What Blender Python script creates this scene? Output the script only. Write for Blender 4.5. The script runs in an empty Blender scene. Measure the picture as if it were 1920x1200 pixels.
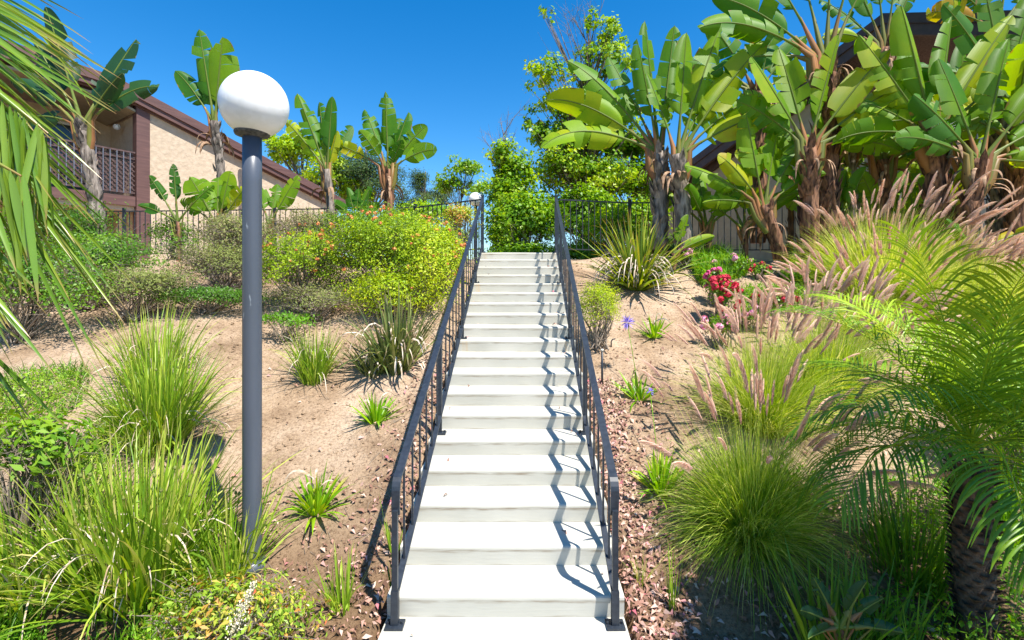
import bpy, math, random
import numpy as np
from mathutils import Vector, noise
R = np.random.default_rng(7)
random.seed(7)
SC = bpy.context.scene
COL = SC.collection
PI = math.pi
H, F, CX, CY = 2.07, 940.0, 960.0, 532.0      # eye height; focal length and principal point in photo pixels
SLOPE = 0.42

# ------------------------------------------------------------------ place helpers
def P(px, py, d):
    return np.array([(px-CX)/F*d, d, H+(CY-py)/F*d])

def prof(y):
    a, b = 3.0, 9.1
    if y < a: return 0.0
    if y < b: return (y-a)*SLOPE
    return (b-a)*SLOPE + 0.02*min(y-b, 3)

def axis(y):
    return -0.04 + 0.0287*(y-3.1)

def gz(x, y):
    z = 0.25*(prof(y-.35)+prof(y+.35)) + 0.5*prof(y)
    dx = abs(x-axis(y))
    w = min(1, max(0, (dx-0.75)/0.8))
    n = noise.noise(Vector((x*.45+3, y*.45, 1.7)))*.16 + noise.noise(Vector((x*1.6, y*1.6, 5)))*.06 + noise.noise(Vector((x*4.2, y*3.4, 8)))*.028 + max(0, noise.noise(Vector((x*2.8, y*.9, 3)))-.15)*-.10
    if y > 9.3: n *= .4
    z += n*w - 0.03 - .02*w
    if dx < 0.70 and 2.0 < y < 10.4: z -= .45
    elif dx < 0.78 and 2.0 < y < 10.4: z -= .45*(0.78-dx)/.08
    return z

def G(px, py):
    d = 1.8
    while d < 9.2:
        x = (px-CX)/F*d
        if H-(py-CY)/F*d <= gz(x, d): break
        d += 0.02
    x = (px-CX)/F*d
    return np.array([x, d, gz(x, d)])

# ------------------------------------------------------------------ mesh accumulator
class Acc:
    def __init__(s): s.V=[]; s.Q=[]; s.T=[]; s.qv=[]; s.tv=[]; s.uv=[]; s.n=0
    def add(s, V, Q=None, T=None, v=0.5, uv=None):
        V = np.asarray(V, float).reshape(-1,3); s.V.append(V)
        s.uv.append(np.zeros((len(V),3)) if uv is None else np.asarray(uv, float))
        for A, L, W, k in ((Q, s.Q, s.qv, 4), (T, s.T, s.tv, 3)):
            if A is not None and len(A):
                A = np.asarray(A, int).reshape(-1,k); L.append(A+s.n)
                W.append(np.broadcast_to(np.asarray(v, float), (len(A),)).copy())
        s.n += len(V)
    def build(s, name, mat, parent=None, smooth=True):
        V = np.concatenate(s.V); me = bpy.data.meshes.new(name)
        Q = np.concatenate(s.Q) if s.Q else np.zeros((0,4), int)
        T = np.concatenate(s.T) if s.T else np.zeros((0,3), int)
        vv = np.concatenate(s.qv+s.tv)
        me.vertices.add(len(V)); me.vertices.foreach_set('co', V.astype(np.float32).ravel())
        li = np.concatenate([Q.ravel(), T.ravel()]).astype(np.int32)
        me.loops.add(len(li)); me.loops.foreach_set('vertex_index', li)
        ls = np.concatenate([np.arange(len(Q))*4, len(Q)*4+np.arange(len(T))*3]).astype(np.int32)
        me.polygons.add(len(ls)); me.polygons.foreach_set('loop_start', ls)
        me.update(calc_edges=True)
        me.polygons.foreach_set('use_smooth', np.full(len(ls), smooth))
        a = me.attributes.new('v', 'FLOAT', 'FACE'); a.data.foreach_set('value', vv.astype(np.float32))
        a = me.attributes.new('uvw', 'FLOAT_VECTOR', 'POINT'); a.data.foreach_set('vector', np.concatenate(s.uv).astype(np.float32).ravel())
        me.materials.append(mat)
        o = bpy.data.objects.new(name, me); COL.objects.link(o)
        if parent: o.parent = parent
        return o

def tag(o, label=None, cat=None, group=None, kind=None):
    if label: o['label'] = label
    if cat: o['category'] = cat
    if group: o['group'] = group
    if kind: o['kind'] = kind
    return o

def empty(name, label, cat, loc=(0,0,0), group=None):
    o = bpy.data.objects.new(name, None); o.empty_display_size = .1; COL.objects.link(o)
    o.location = tuple(float(c) for c in loc)
    return tag(o, label, cat, group)

def rel(o, base):           # shift a mesh written in world coordinates under an Empty at `base`
    n = len(o.data.vertices); a = np.empty(n*3, np.float32); o.data.vertices.foreach_get('co', a)
    a = a.reshape(-1,3) - np.array(base, np.float32); o.data.vertices.foreach_set('co', a.ravel()); return o

def nrm(a):
    a = np.asarray(a, float); return a/np.maximum(np.linalg.norm(a, axis=-1, keepdims=True), 1e-9)

def box(acc, c, s, rz=0, v=.5):
    x, y, z = np.array(s)/2
    V = np.array([[i*x, j*y, k*z] for i in (-1,1) for j in (-1,1) for k in (-1,1)])
    ca, sa = math.cos(rz), math.sin(rz)
    V = V @ np.array([[ca,sa,0],[-sa,ca,0],[0,0,1]]) + np.array(c)
    acc.add(V, [[0,1,3,2],[4,6,7,5],[0,4,5,1],[2,3,7,6],[0,2,6,4],[1,5,7,3]], v=v)

def bar(acc, a, b, w, h, v=.5, side=None):   # bar of rectangular section from a to b
    a = np.array(a, float); b = np.array(b, float); t = nrm(b-a)
    s = np.array([1.,0,0]) if side is None else nrm(side)
    s = nrm(s - t*np.dot(s,t)); n = np.cross(s, t)
    V = [p + i*s*w/2 + j*n*h/2 for p in (a,b) for i,j in ((-1,-1),(1,-1),(1,1),(-1,1))]
    acc.add(V, [[0,1,2,3],[7,6,5,4],[0,4,5,1],[1,5,6,2],[2,6,7,3],[3,7,4,0]], v=v)

def sweep(acc, pts, w, h, v=.5):             # rectangular section swept along a path in the vertical plane
    pts = np.array(pts, float); n = len(pts)
    t = nrm(np.gradient(pts, axis=0)); s = np.array([1.,0,0])
    s = nrm(s - t*(t@s)[:,None]); m = np.cross(s, t)
    V = np.concatenate([[p+i*a*w/2+j*b*h/2 for i,j in ((-1,-1),(1,-1),(1,1),(-1,1))] for p,a,b in zip(pts,s,m)])
    Q = [[4*k+i, 4*k+(i+1)%4, 4*k+4+(i+1)%4, 4*k+4+i] for k in range(n-1) for i in range(4)]
    Q += [[3,2,1,0],[4*n-4,4*n-3,4*n-2,4*n-1]]
    acc.add(V, Q, v=v)

def tube(acc, pts, rad, sides=8, v=.5, cap=True, rough=0):
    pts = np.array(pts, float); n = len(pts); rad = np.broadcast_to(np.asarray(rad, float), (n,))
    t = nrm(np.gradient(pts, axis=0))
    ref = np.array([0,1.,0]) if abs(t[0][1]) < .8 else np.array([1.,0,0])
    a = nrm(np.cross(t, ref)); b = np.cross(t, a)
    th = np.arange(sides)/sides*2*PI
    rr = rad[:,None]*(1+rough*(R.random((n,sides))-.5)*2)
    V = pts[:,None,:] + rr[...,None]*(np.cos(th)[None,:,None]*a[:,None,:] + np.sin(th)[None,:,None]*b[:,None,:])
    i = np.arange(n-1)[:,None]*sides; j = np.arange(sides)[None,:]; k = (j+1)%sides
    Q = np.stack([i+j, i+k, i+sides+k, i+sides+j], -1).reshape(-1,4)
    uv = np.zeros((n*sides,3)); uv[:,0] = np.repeat(np.linspace(0,1,n), sides)
    V = V.reshape(-1,3); T = None
    if cap:
        V = np.concatenate([V, pts[:1], pts[-1:]]); uv = np.concatenate([uv, uv[:1], uv[-1:]])
        c0, c1 = n*sides, n*sides+1; jj = np.arange(sides); kk = (jj+1)%sides
        T = np.concatenate([np.stack([kk, jj, jj*0+c0], -1), np.stack([(n-1)*sides+jj, (n-1)*sides+kk, jj*0+c1], -1)])
    acc.add(V, Q, T, v=v, uv=uv)

def lathe(acc, c, prof_, sides=32, v=.5):
    pr = np.array(prof_, float); n = len(pr); th = np.arange(sides)/sides*2*PI
    V = np.stack([pr[:,0:1]*np.cos(th), pr[:,0:1]*np.sin(th), np.repeat(pr[:,1:2], sides, 1)], -1).reshape(-1,3)+np.array(c)
    i = np.arange(n-1)[:,None]*sides; j = np.arange(sides)[None,:]; k = (j+1)%sides
    acc.add(V, np.stack([i+j, i+k, i+sides+k, i+sides+j], -1).reshape(-1,4), v=v)

PF = {'blade': lambda s: np.minimum(1, s*8+.45)*(1-s**2.2)**.8 + .02,
      'even': lambda s: (1-s**6)*.98+.02,
      'lance': lambda s: np.sin(PI*np.clip(s,0,1)**.8)**.7*.97+.03,
      'strap': lambda s: (.55+.45*np.sin(PI*np.minimum(s*1.1,1)))*(1-s**5)+.02}

def strips(acc, P0, D0, L, W, sag, S=None, segs=6, pf='blade', fold=0, v=.5):
    P0 = np.asarray(P0, float); n = len(P0); D = nrm(D0).copy()
    L = np.broadcast_to(L, (n,)); W = np.broadcast_to(W, (n,)); sag = np.broadcast_to(sag, (n,))
    if S is None:
        S = np.cross(D, np.array([0,0,1.])) + R.normal(0,.35,(n,3))
    S = nrm(S); C = [P0]; DD = [D]; p = P0.copy()
    for i in range(segs):
        p = p + D*(L/segs)[:,None]; C.append(p.copy())
        D = nrm(D + np.array([0,0,-1.])*(sag*(i+1)/segs*2/segs)[:,None]); DD.append(D)
    C = np.stack(C,1); DD = np.stack(DD,1); s = np.linspace(0,1,segs+1)
    w = PF[pf](s)[None,:]*W[:,None]/2
    SS = nrm(S[:,None,:] - DD*np.sum(S[:,None,:]*DD, -1, keepdims=True))
    NN = np.cross(DD, SS)
    if fold:
        cols = [C + SS*w[...,None] + NN*(w*fold)[...,None], C, C - SS*w[...,None] + NN*(w*fold)[...,None]]
    else: cols = [C + SS*w[...,None], C - SS*w[...,None]]
    m = len(cols); V = np.stack(cols, 2).reshape(-1,3)
    b = np.arange(n)[:,None,None]*(segs+1)*m + np.arange(segs)[None,:,None]*m + np.arange(m-1)[None,None,:]
    Q = np.stack([b, b+1, b+m+1, b+m], -1).reshape(-1,4)
    uv = np.zeros((n,segs+1,m,3)); uv[...,0] = s[None,:,None]
    v = np.repeat(np.broadcast_to(v, (n,)), segs*(m-1))
    acc.add(V, Q, v=v, uv=uv.reshape(-1,3))
    return C

def leaves(acc, C, N, size, asp=.5, v=.5, fold=.25, up=None):
    n = len(C); N = nrm(N); A = nrm(np.cross(N, R.normal(0,1,(n,3)) if up is None else up)); B = np.cross(N, A)
    size = np.broadcast_to(size, (n,))[:,None]
    V = np.stack([C - B*size*.5, C + A*size*asp*.5 + N*size*fold*.4 - B*size*.08, C + B*size*.5 - N*size*.1, C - A*size*asp*.5 + N*size*fold*.4 - B*size*.08], 1).reshape(-1,3)
    acc.add(V, np.arange(n*4).reshape(-1,4), v=np.broadcast_to(v, (n,)))

# ------------------------------------------------------------------ materials
def newmat(name):
    m = bpy.data.materials.new(name); m.use_nodes = True; nt = m.node_tree
    return m, nt, nt.nodes['Principled BSDF'], nt.nodes['Material Output']

def ramp(nt, stops):
    r = nt.nodes.new('ShaderNodeValToRGB'); e = r.color_ramp.elements
    while len(e) < len(stops): e.new(.5)
    for el, (p, c) in zip(e, stops): el.position = p; el.color = (*c, 1)
    return r

def leafmat(name, cols, rough=.5, trans=.35, spec=.4, tipcol=None, veins=False, jitter=.25):
    m, nt, b, out = newmat(name); N = nt.nodes; L = nt.links
    at = N.new('ShaderNodeAttribute'); at.attribute_name = 'v'
    ns = N.new('ShaderNodeTexNoise'); ns.inputs['Scale'].default_value = 3.5; ns.inputs['Detail'].default_value = 3
    tc = N.new('ShaderNodeTexCoord'); L.new(tc.outputs['Object'], ns.inputs['Vector'])
    ma = N.new('ShaderNodeMath'); ma.operation = 'MULTIPLY_ADD'; L.new(ns.outputs['Fac'], ma.inputs[0]); ma.inputs[1].default_value = jitter*2
    ad = N.new('ShaderNodeMath'); ad.operation = 'SUBTRACT'; L.new(at.outputs['Fac'], ad.inputs[0]); ad.inputs[1].default_value = jitter
    L.new(ad.outputs[0], ma.inputs[2])
    r = ramp(nt, cols); L.new(ma.outputs[0], r.inputs[0]); c = r.outputs[0]
    uv = N.new('ShaderNodeAttribute'); uv.attribute_name = 'uvw'
    sp = N.new('ShaderNodeSeparateXYZ'); L.new(uv.outputs['Vector'], sp.inputs[0])
    if tipcol:
        mr = N.new('ShaderNodeMapRange'); L.new(sp.outputs[0], mr.inputs[0]); mr.inputs[1].default_value = .82; mr.inputs[2].default_value = 1.0
        mx = N.new('ShaderNodeMix'); mx.data_type = 'RGBA'; L.new(mr.outputs[0], mx.inputs[0]); L.new(c, mx.inputs[6]); mx.inputs[7].default_value = (*tipcol,1); c = mx.outputs[2]
    if veins:
        ab = N.new('ShaderNodeMath'); ab.operation = 'ABSOLUTE'; L.new(sp.outputs[1], ab.inputs[0])
        mr = N.new('ShaderNodeMapRange'); L.new(ab.outputs[0], mr.inputs[0]); mr.inputs[1].default_value = .03; mr.inputs[2].default_value = .07; mr.inputs[3].default_value = 1; mr.inputs[4].default_value = 0
        mx = N.new('ShaderNodeMix'); mx.data_type = 'RGBA'; L.new(mr.outputs[0], mx.inputs[0]); L.new(c, mx.inputs[6]); mx.inputs[7].default_value = (.20,.27,.05,1); c = mx.outputs[2]
        # brown scorched edge spots
        n2 = N.new('ShaderNodeTexNoise'); n2.inputs['Scale'].default_value = 6; n2.inputs['Detail'].default_value = 4; L.new(tc.outputs['Object'], n2.inputs['Vector'])
        m1 = N.new('ShaderNodeMath'); m1.operation = 'MULTIPLY'; L.new(ab.outputs[0], m1.inputs[0]); L.new(n2.outputs['Fac'], m1.inputs[1])
        mr2 = N.new('ShaderNodeMapRange'); L.new(m1.outputs[0], mr2.inputs[0]); mr2.inputs[1].default_value = .55; mr2.inputs[2].default_value = .63
        mx2 = N.new('ShaderNodeMix'); mx2.data_type = 'RGBA'; L.new(mr2.outputs[0], mx2.inputs[0]); L.new(c, mx2.inputs[6]); mx2.inputs[7].default_value = (.25,.17,.04,1); c = mx2.outputs[2]
        wv = N.new('ShaderNodeMath'); wv.operation = 'MULTIPLY'; L.new(sp.outputs[0], wv.inputs[0]); wv.inputs[1].default_value = 520
        si = N.new('ShaderNodeMath'); si.operation = 'SINE'; L.new(wv.outputs[0], si.inputs[0])
        bp = N.new('ShaderNodeBump'); bp.inputs['Strength'].default_value = .25; bp.inputs['Distance'].default_value = .006; L.new(si.outputs[0], bp.inputs['Height']); L.new(bp.outputs[0], b.inputs['Normal'])
    L.new(c, b.inputs['Base Color']); b.inputs['Roughness'].default_value = rough; b.inputs['Specular IOR Level'].default_value = spec
    tr = N.new('ShaderNodeBsdfTranslucent')
    hs = N.new('ShaderNodeHueSaturation'); hs.inputs['Hue'].default_value = .485; hs.inputs['Saturation'].default_value = 1.15; hs.inputs['Value'].default_value = 1.45
    L.new(c, hs.inputs['Color']); L.new(hs.outputs[0], tr.inputs['Color'])
    ms = N.new('ShaderNodeMixShader'); ms.inputs[0].default_value = trans
    L.new(b.outputs[0], ms.inputs[1]); L.new(tr.outputs[0], ms.inputs[2]); L.new(ms.outputs[0], out.inputs['Surface'])
    return m

def solid(name, c1, c2, scale=8, rough=.7, bump=.3, dist=.01, detail=6, stretch=(1,1,1), metallic=0, lo=.35, hi=.65, spots=None):
    m, nt, b, out = newmat(name); N = nt.nodes; L = nt.links
    tc = N.new('ShaderNodeTexCoord'); mp = N.new('ShaderNodeMapping'); mp.inputs['Scale'].default_value = stretch
    L.new(tc.outputs['Object'], mp.inputs[0])
    ns = N.new('ShaderNodeTexNoise'); ns.inputs['Scale'].default_value = scale; ns.inputs['Detail'].default_value = detail; L.new(mp.outputs[0], ns.inputs['Vector'])
    r = ramp(nt, [(lo, c1), (hi, c2)]); L.new(ns.outputs['Fac'], r.inputs[0]); c = r.outputs[0]
    if spots:
        n2 = N.new('ShaderNodeTexNoise'); n2.inputs['Scale'].default_value = spots[1]; n2.inputs['Detail'].default_value = 5; L.new(mp.outputs[0], n2.inputs['Vector'])
        mr = N.new('ShaderNodeMapRange'); L.new(n2.outputs['Fac'], mr.inputs[0]); mr.inputs[1].default_value = spots[2]; mr.inputs[2].default_value = spots[2]+.05
        mx = N.new('ShaderNodeMix'); mx.data_type = 'RGBA'; L.new(mr.outputs[0], mx.inputs[0]); L.new(c, mx.inputs[6]); mx.inputs[7].default_value = (*spots[0],1); c = mx.outputs[2]
    L.new(c, b.inputs['Base Color']); b.inputs['Roughness'].default_value = rough; b.inputs['Metallic'].default_value = metallic
    if bump:
        bp = N.new('ShaderNodeBump'); bp.inputs['Strength'].default_value = bump; bp.inputs['Distance'].default_value = dist
        L.new(ns.outputs['Fac'], bp.inputs['Height']); L.new(bp.outputs[0], b.inputs['Normal'])
    return m

def attrmat(name, cols, rough=.8):
    m, nt, b, out = newmat(name); at = nt.nodes.new('ShaderNodeAttribute'); at.attribute_name = 'v'
    r = ramp(nt, cols); nt.links.new(at.outputs['Fac'], r.inputs[0]); nt.links.new(r.outputs[0], b.inputs['Base Color'])
    b.inputs['Roughness'].default_value = rough; return m

M = {}
M['banana'] = leafmat('banana leaf', [(0,(.02,.09,.015)),(.35,(.065,.21,.010)),(.7,(.22,.38,.008)),(.9,(.46,.48,.012)),(1,(.46,.25,.02))], .42, .42, .3, veins=True, jitter=.12)
M['bananadark'] = leafmat('dark banana leaf', [(0,(.015,.055,.022)),(.6,(.035,.11,.022)),(1,(.12,.2,.03))], .4, .25, .35, veins=True, jitter=.12)
M['strap'] = leafmat('strap leaf', [(0,(.07,.17,.012)),(.4,(.24,.40,.022)),(.75,(.44,.54,.06)),(1,(.56,.48,.18))], .42, .3, .45, tipcol=(.36,.26,.10))
M['flax'] = leafmat('flax leaf', [(0,(.08,.15,.012)),(.4,(.22,.32,.02)),(.75,(.44,.44,.04)),(1,(.58,.34,.08))], .4, .3, .45, tipcol=(.38,.2,.06))
M['flaxdark'] = leafmat('dark flax leaf', [(0,(.05,.08,.02)),(.4,(.12,.17,.04)),(.75,(.22,.25,.06)),(1,(.45,.36,.2))], .42, .25, .45, tipcol=(.38,.26,.14))
M['lily'] = leafmat('lily leaf', [(0,(.12,.30,.008)),(.5,(.26,.50,.012)),(1,(.52,.54,.03))], .4, .35, .4)
M['fgrass'] = leafmat('fountain grass', [(0,(.09,.21,.010)),(.45,(.32,.47,.03)),(.8,(.60,.66,.14)),(1,(.80,.72,.30))], .5, .42, .3)
M['plume'] = leafmat('plume', [(0,(.46,.29,.25)),(.5,(.74,.55,.43)),(1,(.90,.76,.58))], .9, .4, .1, jitter=.1)
M['palm'] = leafmat('palm leaflet', [(0,(.06,.17,.010)),(.5,(.17,.32,.014)),(1,(.44,.58,.02))], .36, .22, .35)
M['palmfg'] = leafmat('near palm leaflet', [(0,(.07,.17,.02)),(.5,(.16,.30,.03)),(.85,(.27,.38,.04)),(1,(.45,.34,.12))], .28, .3, .6, tipcol=(.42,.26,.10))
M['lantana'] = leafmat('bright shrub leaf', [(0,(.10,.18,.012)),(.5,(.30,.46,.012)),(1,(.62,.66,.03))], .5, .38, .3)
M['green'] = leafmat('green shrub leaf', [(0,(.04,.12,.010)),(.5,(.12,.28,.015)),(1,(.30,.46,.03))], .45, .35, .4)
M['grey'] = leafmat('dry shrub leaf', [(0,(.12,.16,.04)),(.5,(.26,.30,.08)),(.8,(.36,.30,.16)),(1,(.48,.34,.2))], .6, .3, .2)
M['tree'] = leafmat('tree leaf', [(0,(.06,.16,.010)),(.5,(.20,.40,.012)),(1,(.50,.60,.02))], .42, .42, .4)
M['pine'] = leafmat('pine needle', [(0,(.025,.06,.02)),(.5,(.06,.12,.03)),(1,(.14,.2,.05))], .6, .2, .2)
M['nandina'] = leafmat('nandina leaf', [(0,(.12,.24,.02)),(.5,(.32,.48,.04)),(.72,(.55,.50,.08)),(1,(.75,.16,.07))], .42, .35, .4, jitter=.15)
M['cover'] = leafmat('ground cover leaf', [(0,(.05,.15,.010)),(.5,(.15,.36,.015)),(1,(.34,.54,.03))], .5, .35, .3)
M['bark'] = solid('bark', (.10,.07,.05), (.26,.21,.17), 14, .9, .8, .02, stretch=(1,1,.35))
M['twig'] = solid('twig', (.16,.12,.09), (.34,.28,.22), 20, .9, .3)
M['btrunk'] = solid('fibrous trunk', (.045,.018,.010), (.34,.165,.085), 16, .9, 1, .03, stretch=(1.4,1.4,.22))
M['btrunkgrey'] = solid('grey fibrous trunk', (.06,.045,.035), (.34,.28,.23), 14, .9, 1, .03, stretch=(1.4,1.4,.3))
M['petiole'] = leafmat('petiole', [(0,(.07,.12,.015)),(.45,(.18,.17,.03)),(.8,(.24,.10,.035)),(1,(.34,.15,.05))], .5, .0, .35)
M['dead'] = solid('dead leaf', (.14,.07,.035), (.46,.29,.17), 12, .9, .5, .01)
M['ptrunk'] = solid('palm trunk', (.035,.022,.013), (.20,.13,.08), 18, .95, 1, .03)
M['concrete'] = None
M['metal'] = solid('black rail paint', (.013,.018,.027), (.024,.032,.045), 30, .45, .08, .002, spots=((.16,.18,.2), 60, .73))
M['fence'] = solid('fence paint', (.012,.014,.018), (.03,.034,.04), 20, .45, .1, .002)
M['pole'] = solid('grey pole paint', (.065,.078,.10), (.085,.098,.125), 3, .38, .12, .002, stretch=(1,1,.25), spots=((.33,.37,.40), 11, .66))
M['collar'] = solid('weathered collar', (.03,.03,.03), (.12,.115,.10), 40, .7, .4, .003)
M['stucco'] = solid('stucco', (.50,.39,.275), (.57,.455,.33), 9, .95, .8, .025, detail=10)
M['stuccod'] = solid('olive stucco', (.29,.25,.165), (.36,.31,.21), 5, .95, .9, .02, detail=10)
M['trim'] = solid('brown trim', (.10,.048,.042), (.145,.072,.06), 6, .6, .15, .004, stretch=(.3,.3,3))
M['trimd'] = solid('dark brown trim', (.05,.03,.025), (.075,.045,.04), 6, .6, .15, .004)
M['vent'] = solid('rose vent pipe', (.40,.22,.18), (.50,.29,.24), 6, .6, .1, .003)
M['roof'] = solid('shingle', (.10,.06,.05), (.20,.13,.11), 25, .9, .8, .02)
M['white'] = solid('off white paint', (.62,.58,.50), (.70,.66,.58), 6, .6, .1, .003)

# concrete: painted off white, with grime lines under the nosings
def concrete():
    m, nt, b, out = newmat('painted concrete'); N = nt.nodes; L = nt.links
    tc = N.new('ShaderNodeTexCoord')
    n1 = N.new('ShaderNodeTexNoise'); n1.inputs['Scale'].default_value = 2.2; n1.inputs['Detail'].default_value = 6; L.new(tc.outputs['Object'], n1.inputs['Vector'])
    r1 = ramp(nt, [(.3,(.45,.435,.375)),(.7,(.53,.51,.445))]); L.new(n1.outputs['Fac'], r1.inputs[0])
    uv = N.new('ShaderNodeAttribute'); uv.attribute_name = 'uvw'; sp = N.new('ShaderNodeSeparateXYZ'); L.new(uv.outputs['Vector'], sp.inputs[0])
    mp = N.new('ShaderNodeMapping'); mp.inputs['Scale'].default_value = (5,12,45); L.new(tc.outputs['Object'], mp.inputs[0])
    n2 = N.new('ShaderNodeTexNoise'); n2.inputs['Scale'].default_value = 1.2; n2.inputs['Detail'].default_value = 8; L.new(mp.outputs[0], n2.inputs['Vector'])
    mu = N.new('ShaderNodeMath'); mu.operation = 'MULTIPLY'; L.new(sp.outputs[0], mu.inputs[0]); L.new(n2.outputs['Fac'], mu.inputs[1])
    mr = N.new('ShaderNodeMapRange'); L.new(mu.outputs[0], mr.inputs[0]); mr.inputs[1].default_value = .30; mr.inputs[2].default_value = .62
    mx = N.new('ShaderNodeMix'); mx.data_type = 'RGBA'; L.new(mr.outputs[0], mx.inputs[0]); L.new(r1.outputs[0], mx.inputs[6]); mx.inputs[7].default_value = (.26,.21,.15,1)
    # rust runs
    mr2 = N.new('ShaderNodeMapRange'); mu2 = N.new('ShaderNodeMath'); mu2.operation = 'MULTIPLY'
    mp3 = N.new('ShaderNodeMapping'); mp3.inputs['Scale'].default_value = (14,1,1); L.new(tc.outputs['Object'], mp3.inputs[0])
    n3 = N.new('ShaderNodeTexNoise'); n3.inputs['Scale'].default_value = 2; L.new(mp3.outputs[0], n3.inputs['Vector'])
    L.new(sp.outputs[1], mu2.inputs[0]); L.new(n3.outputs['Fac'], mu2.inputs[1]); L.new(mu2.outputs[0], mr2.inputs[0]); mr2.inputs[1].default_value=.3; mr2.inputs[2].default_value=.9
    mx2 = N.new('ShaderNodeMix'); mx2.data_type = 'RGBA'; L.new(mr2.outputs[0], mx2.inputs[0]); L.new(mx.outputs[2], mx2.inputs[6]); mx2.inputs[7].default_value = (.55,.33,.12,1)
    L.new(mx2.outputs[2], b.inputs['Base Color']); b.inputs['Roughness'].default_value = .75
    bp = N.new('ShaderNodeBump'); bp.inputs['Strength'].default_value = .3; bp.inputs['Distance'].default_value = .004; L.new(n2.outputs['Fac'], bp.inputs['Height']); L.new(bp.outputs[0], b.inputs['Normal'])
    return m
M['concrete'] = concrete()

def soil():
    m, nt, b, out = newmat('dry soil'); N = nt.nodes; L = nt.links
    tc = N.new('ShaderNodeTexCoord')
    n1 = N.new('ShaderNodeTexNoise'); n1.inputs['Scale'].default_value = 1.1; n1.inputs['Detail'].default_value = 8; n1.inputs['Roughness'].default_value = .65; L.new(tc.outputs['Object'], n1.inputs['Vector'])
    r1 = ramp(nt, [(.3,(.21,.135,.08)),(.46,(.40,.28,.18)),(.66,(.57,.43,.305))]); L.new(n1.outputs['Fac'], r1.inputs[0])
    n2 = N.new('ShaderNodeTexNoise'); n2.inputs['Scale'].default_value = 38; n2.inputs['Detail'].default_value = 8; n2.inputs['Roughness'].default_value = .7; L.new(tc.outputs['Object'], n2.inputs['Vector'])
    r2 = ramp(nt, [(.36,(.45,.40,.36)),(.52,(1,1,1)),(.72,(1.12,1.1,1.08))]); L.new(n2.outputs['Fac'], r2.inputs[0])
    mx = N.new('ShaderNodeMix'); mx.data_type = 'RGBA'; mx.blend_type = 'MULTIPLY'; mx.inputs[0].default_value = .8; L.new(r1.outputs[0], mx.inputs[6]); L.new(r2.outputs[0], mx.inputs[7])
    # soil colour darkened towards the foot of the bank, broken by noise
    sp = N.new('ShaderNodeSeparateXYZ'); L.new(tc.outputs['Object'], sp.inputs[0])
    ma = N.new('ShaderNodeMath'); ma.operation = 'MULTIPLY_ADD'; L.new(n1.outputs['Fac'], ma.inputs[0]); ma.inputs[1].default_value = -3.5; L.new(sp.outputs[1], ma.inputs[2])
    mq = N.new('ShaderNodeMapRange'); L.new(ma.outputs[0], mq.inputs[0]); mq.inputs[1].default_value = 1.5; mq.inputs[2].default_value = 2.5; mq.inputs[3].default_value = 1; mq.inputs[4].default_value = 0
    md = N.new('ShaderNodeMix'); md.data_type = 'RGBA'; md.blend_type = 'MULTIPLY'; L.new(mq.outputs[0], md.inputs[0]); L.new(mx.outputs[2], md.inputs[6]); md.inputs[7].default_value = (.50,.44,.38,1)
    L.new(md.outputs[2], b.inputs['Base Color']); b.inputs['Roughness'].default_value = .97; b.inputs['Specular IOR Level'].default_value = .1
    n3 = N.new('ShaderNodeTexNoise'); n3.inputs['Scale'].default_value = 9; n3.inputs['Detail'].default_value = 10; n3.inputs['Roughness'].default_value = .7; L.new(tc.outputs['Object'], n3.inputs['Vector'])
    bp = N.new('ShaderNodeBump'); bp.inputs['Strength'].default_value = .9; bp.inputs['Distance'].default_value = .06; L.new(n3.outputs['Fac'], bp.inputs['Height'])
    bp2 = N.new('ShaderNodeBump'); bp2.inputs['Strength'].default_value = .7; bp2.inputs['Distance'].default_value = .01; L.new(n2.outputs['Fac'], bp2.inputs['Height']); L.new(bp.outputs[0], bp2.inputs['Normal'])
    L.new(bp2.outputs[0], b.inputs['Normal']); return m
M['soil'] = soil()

# ------------------------------------------------------------------ ground
def ground():
    tx = np.linspace(-1,1,281); xs = np.sign(tx)*(abs(tx)**2.6*60+abs(tx)*5.5)
    ys = np.concatenate([np.linspace(-12,1.4,10), np.linspace(1.5,10.5,230), np.linspace(10.7,18,20), np.array([22,30,45,80,140.])])
    X, Y = np.meshgrid(xs, ys); Z = np.vectorize(gz)(X, Y)
    Z[-3:,:] -= .2
    n, k = X.shape
    i = np.arange(n-1)[:,None]*k + np.arange(k-1)[None,:]
    a = Acc(); a.add(np.stack([X,Y,Z],-1).reshape(-1,3), np.stack([i,i+1,i+k+1,i+k],-1).reshape(-1,4))
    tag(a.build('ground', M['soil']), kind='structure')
ground()

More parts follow.
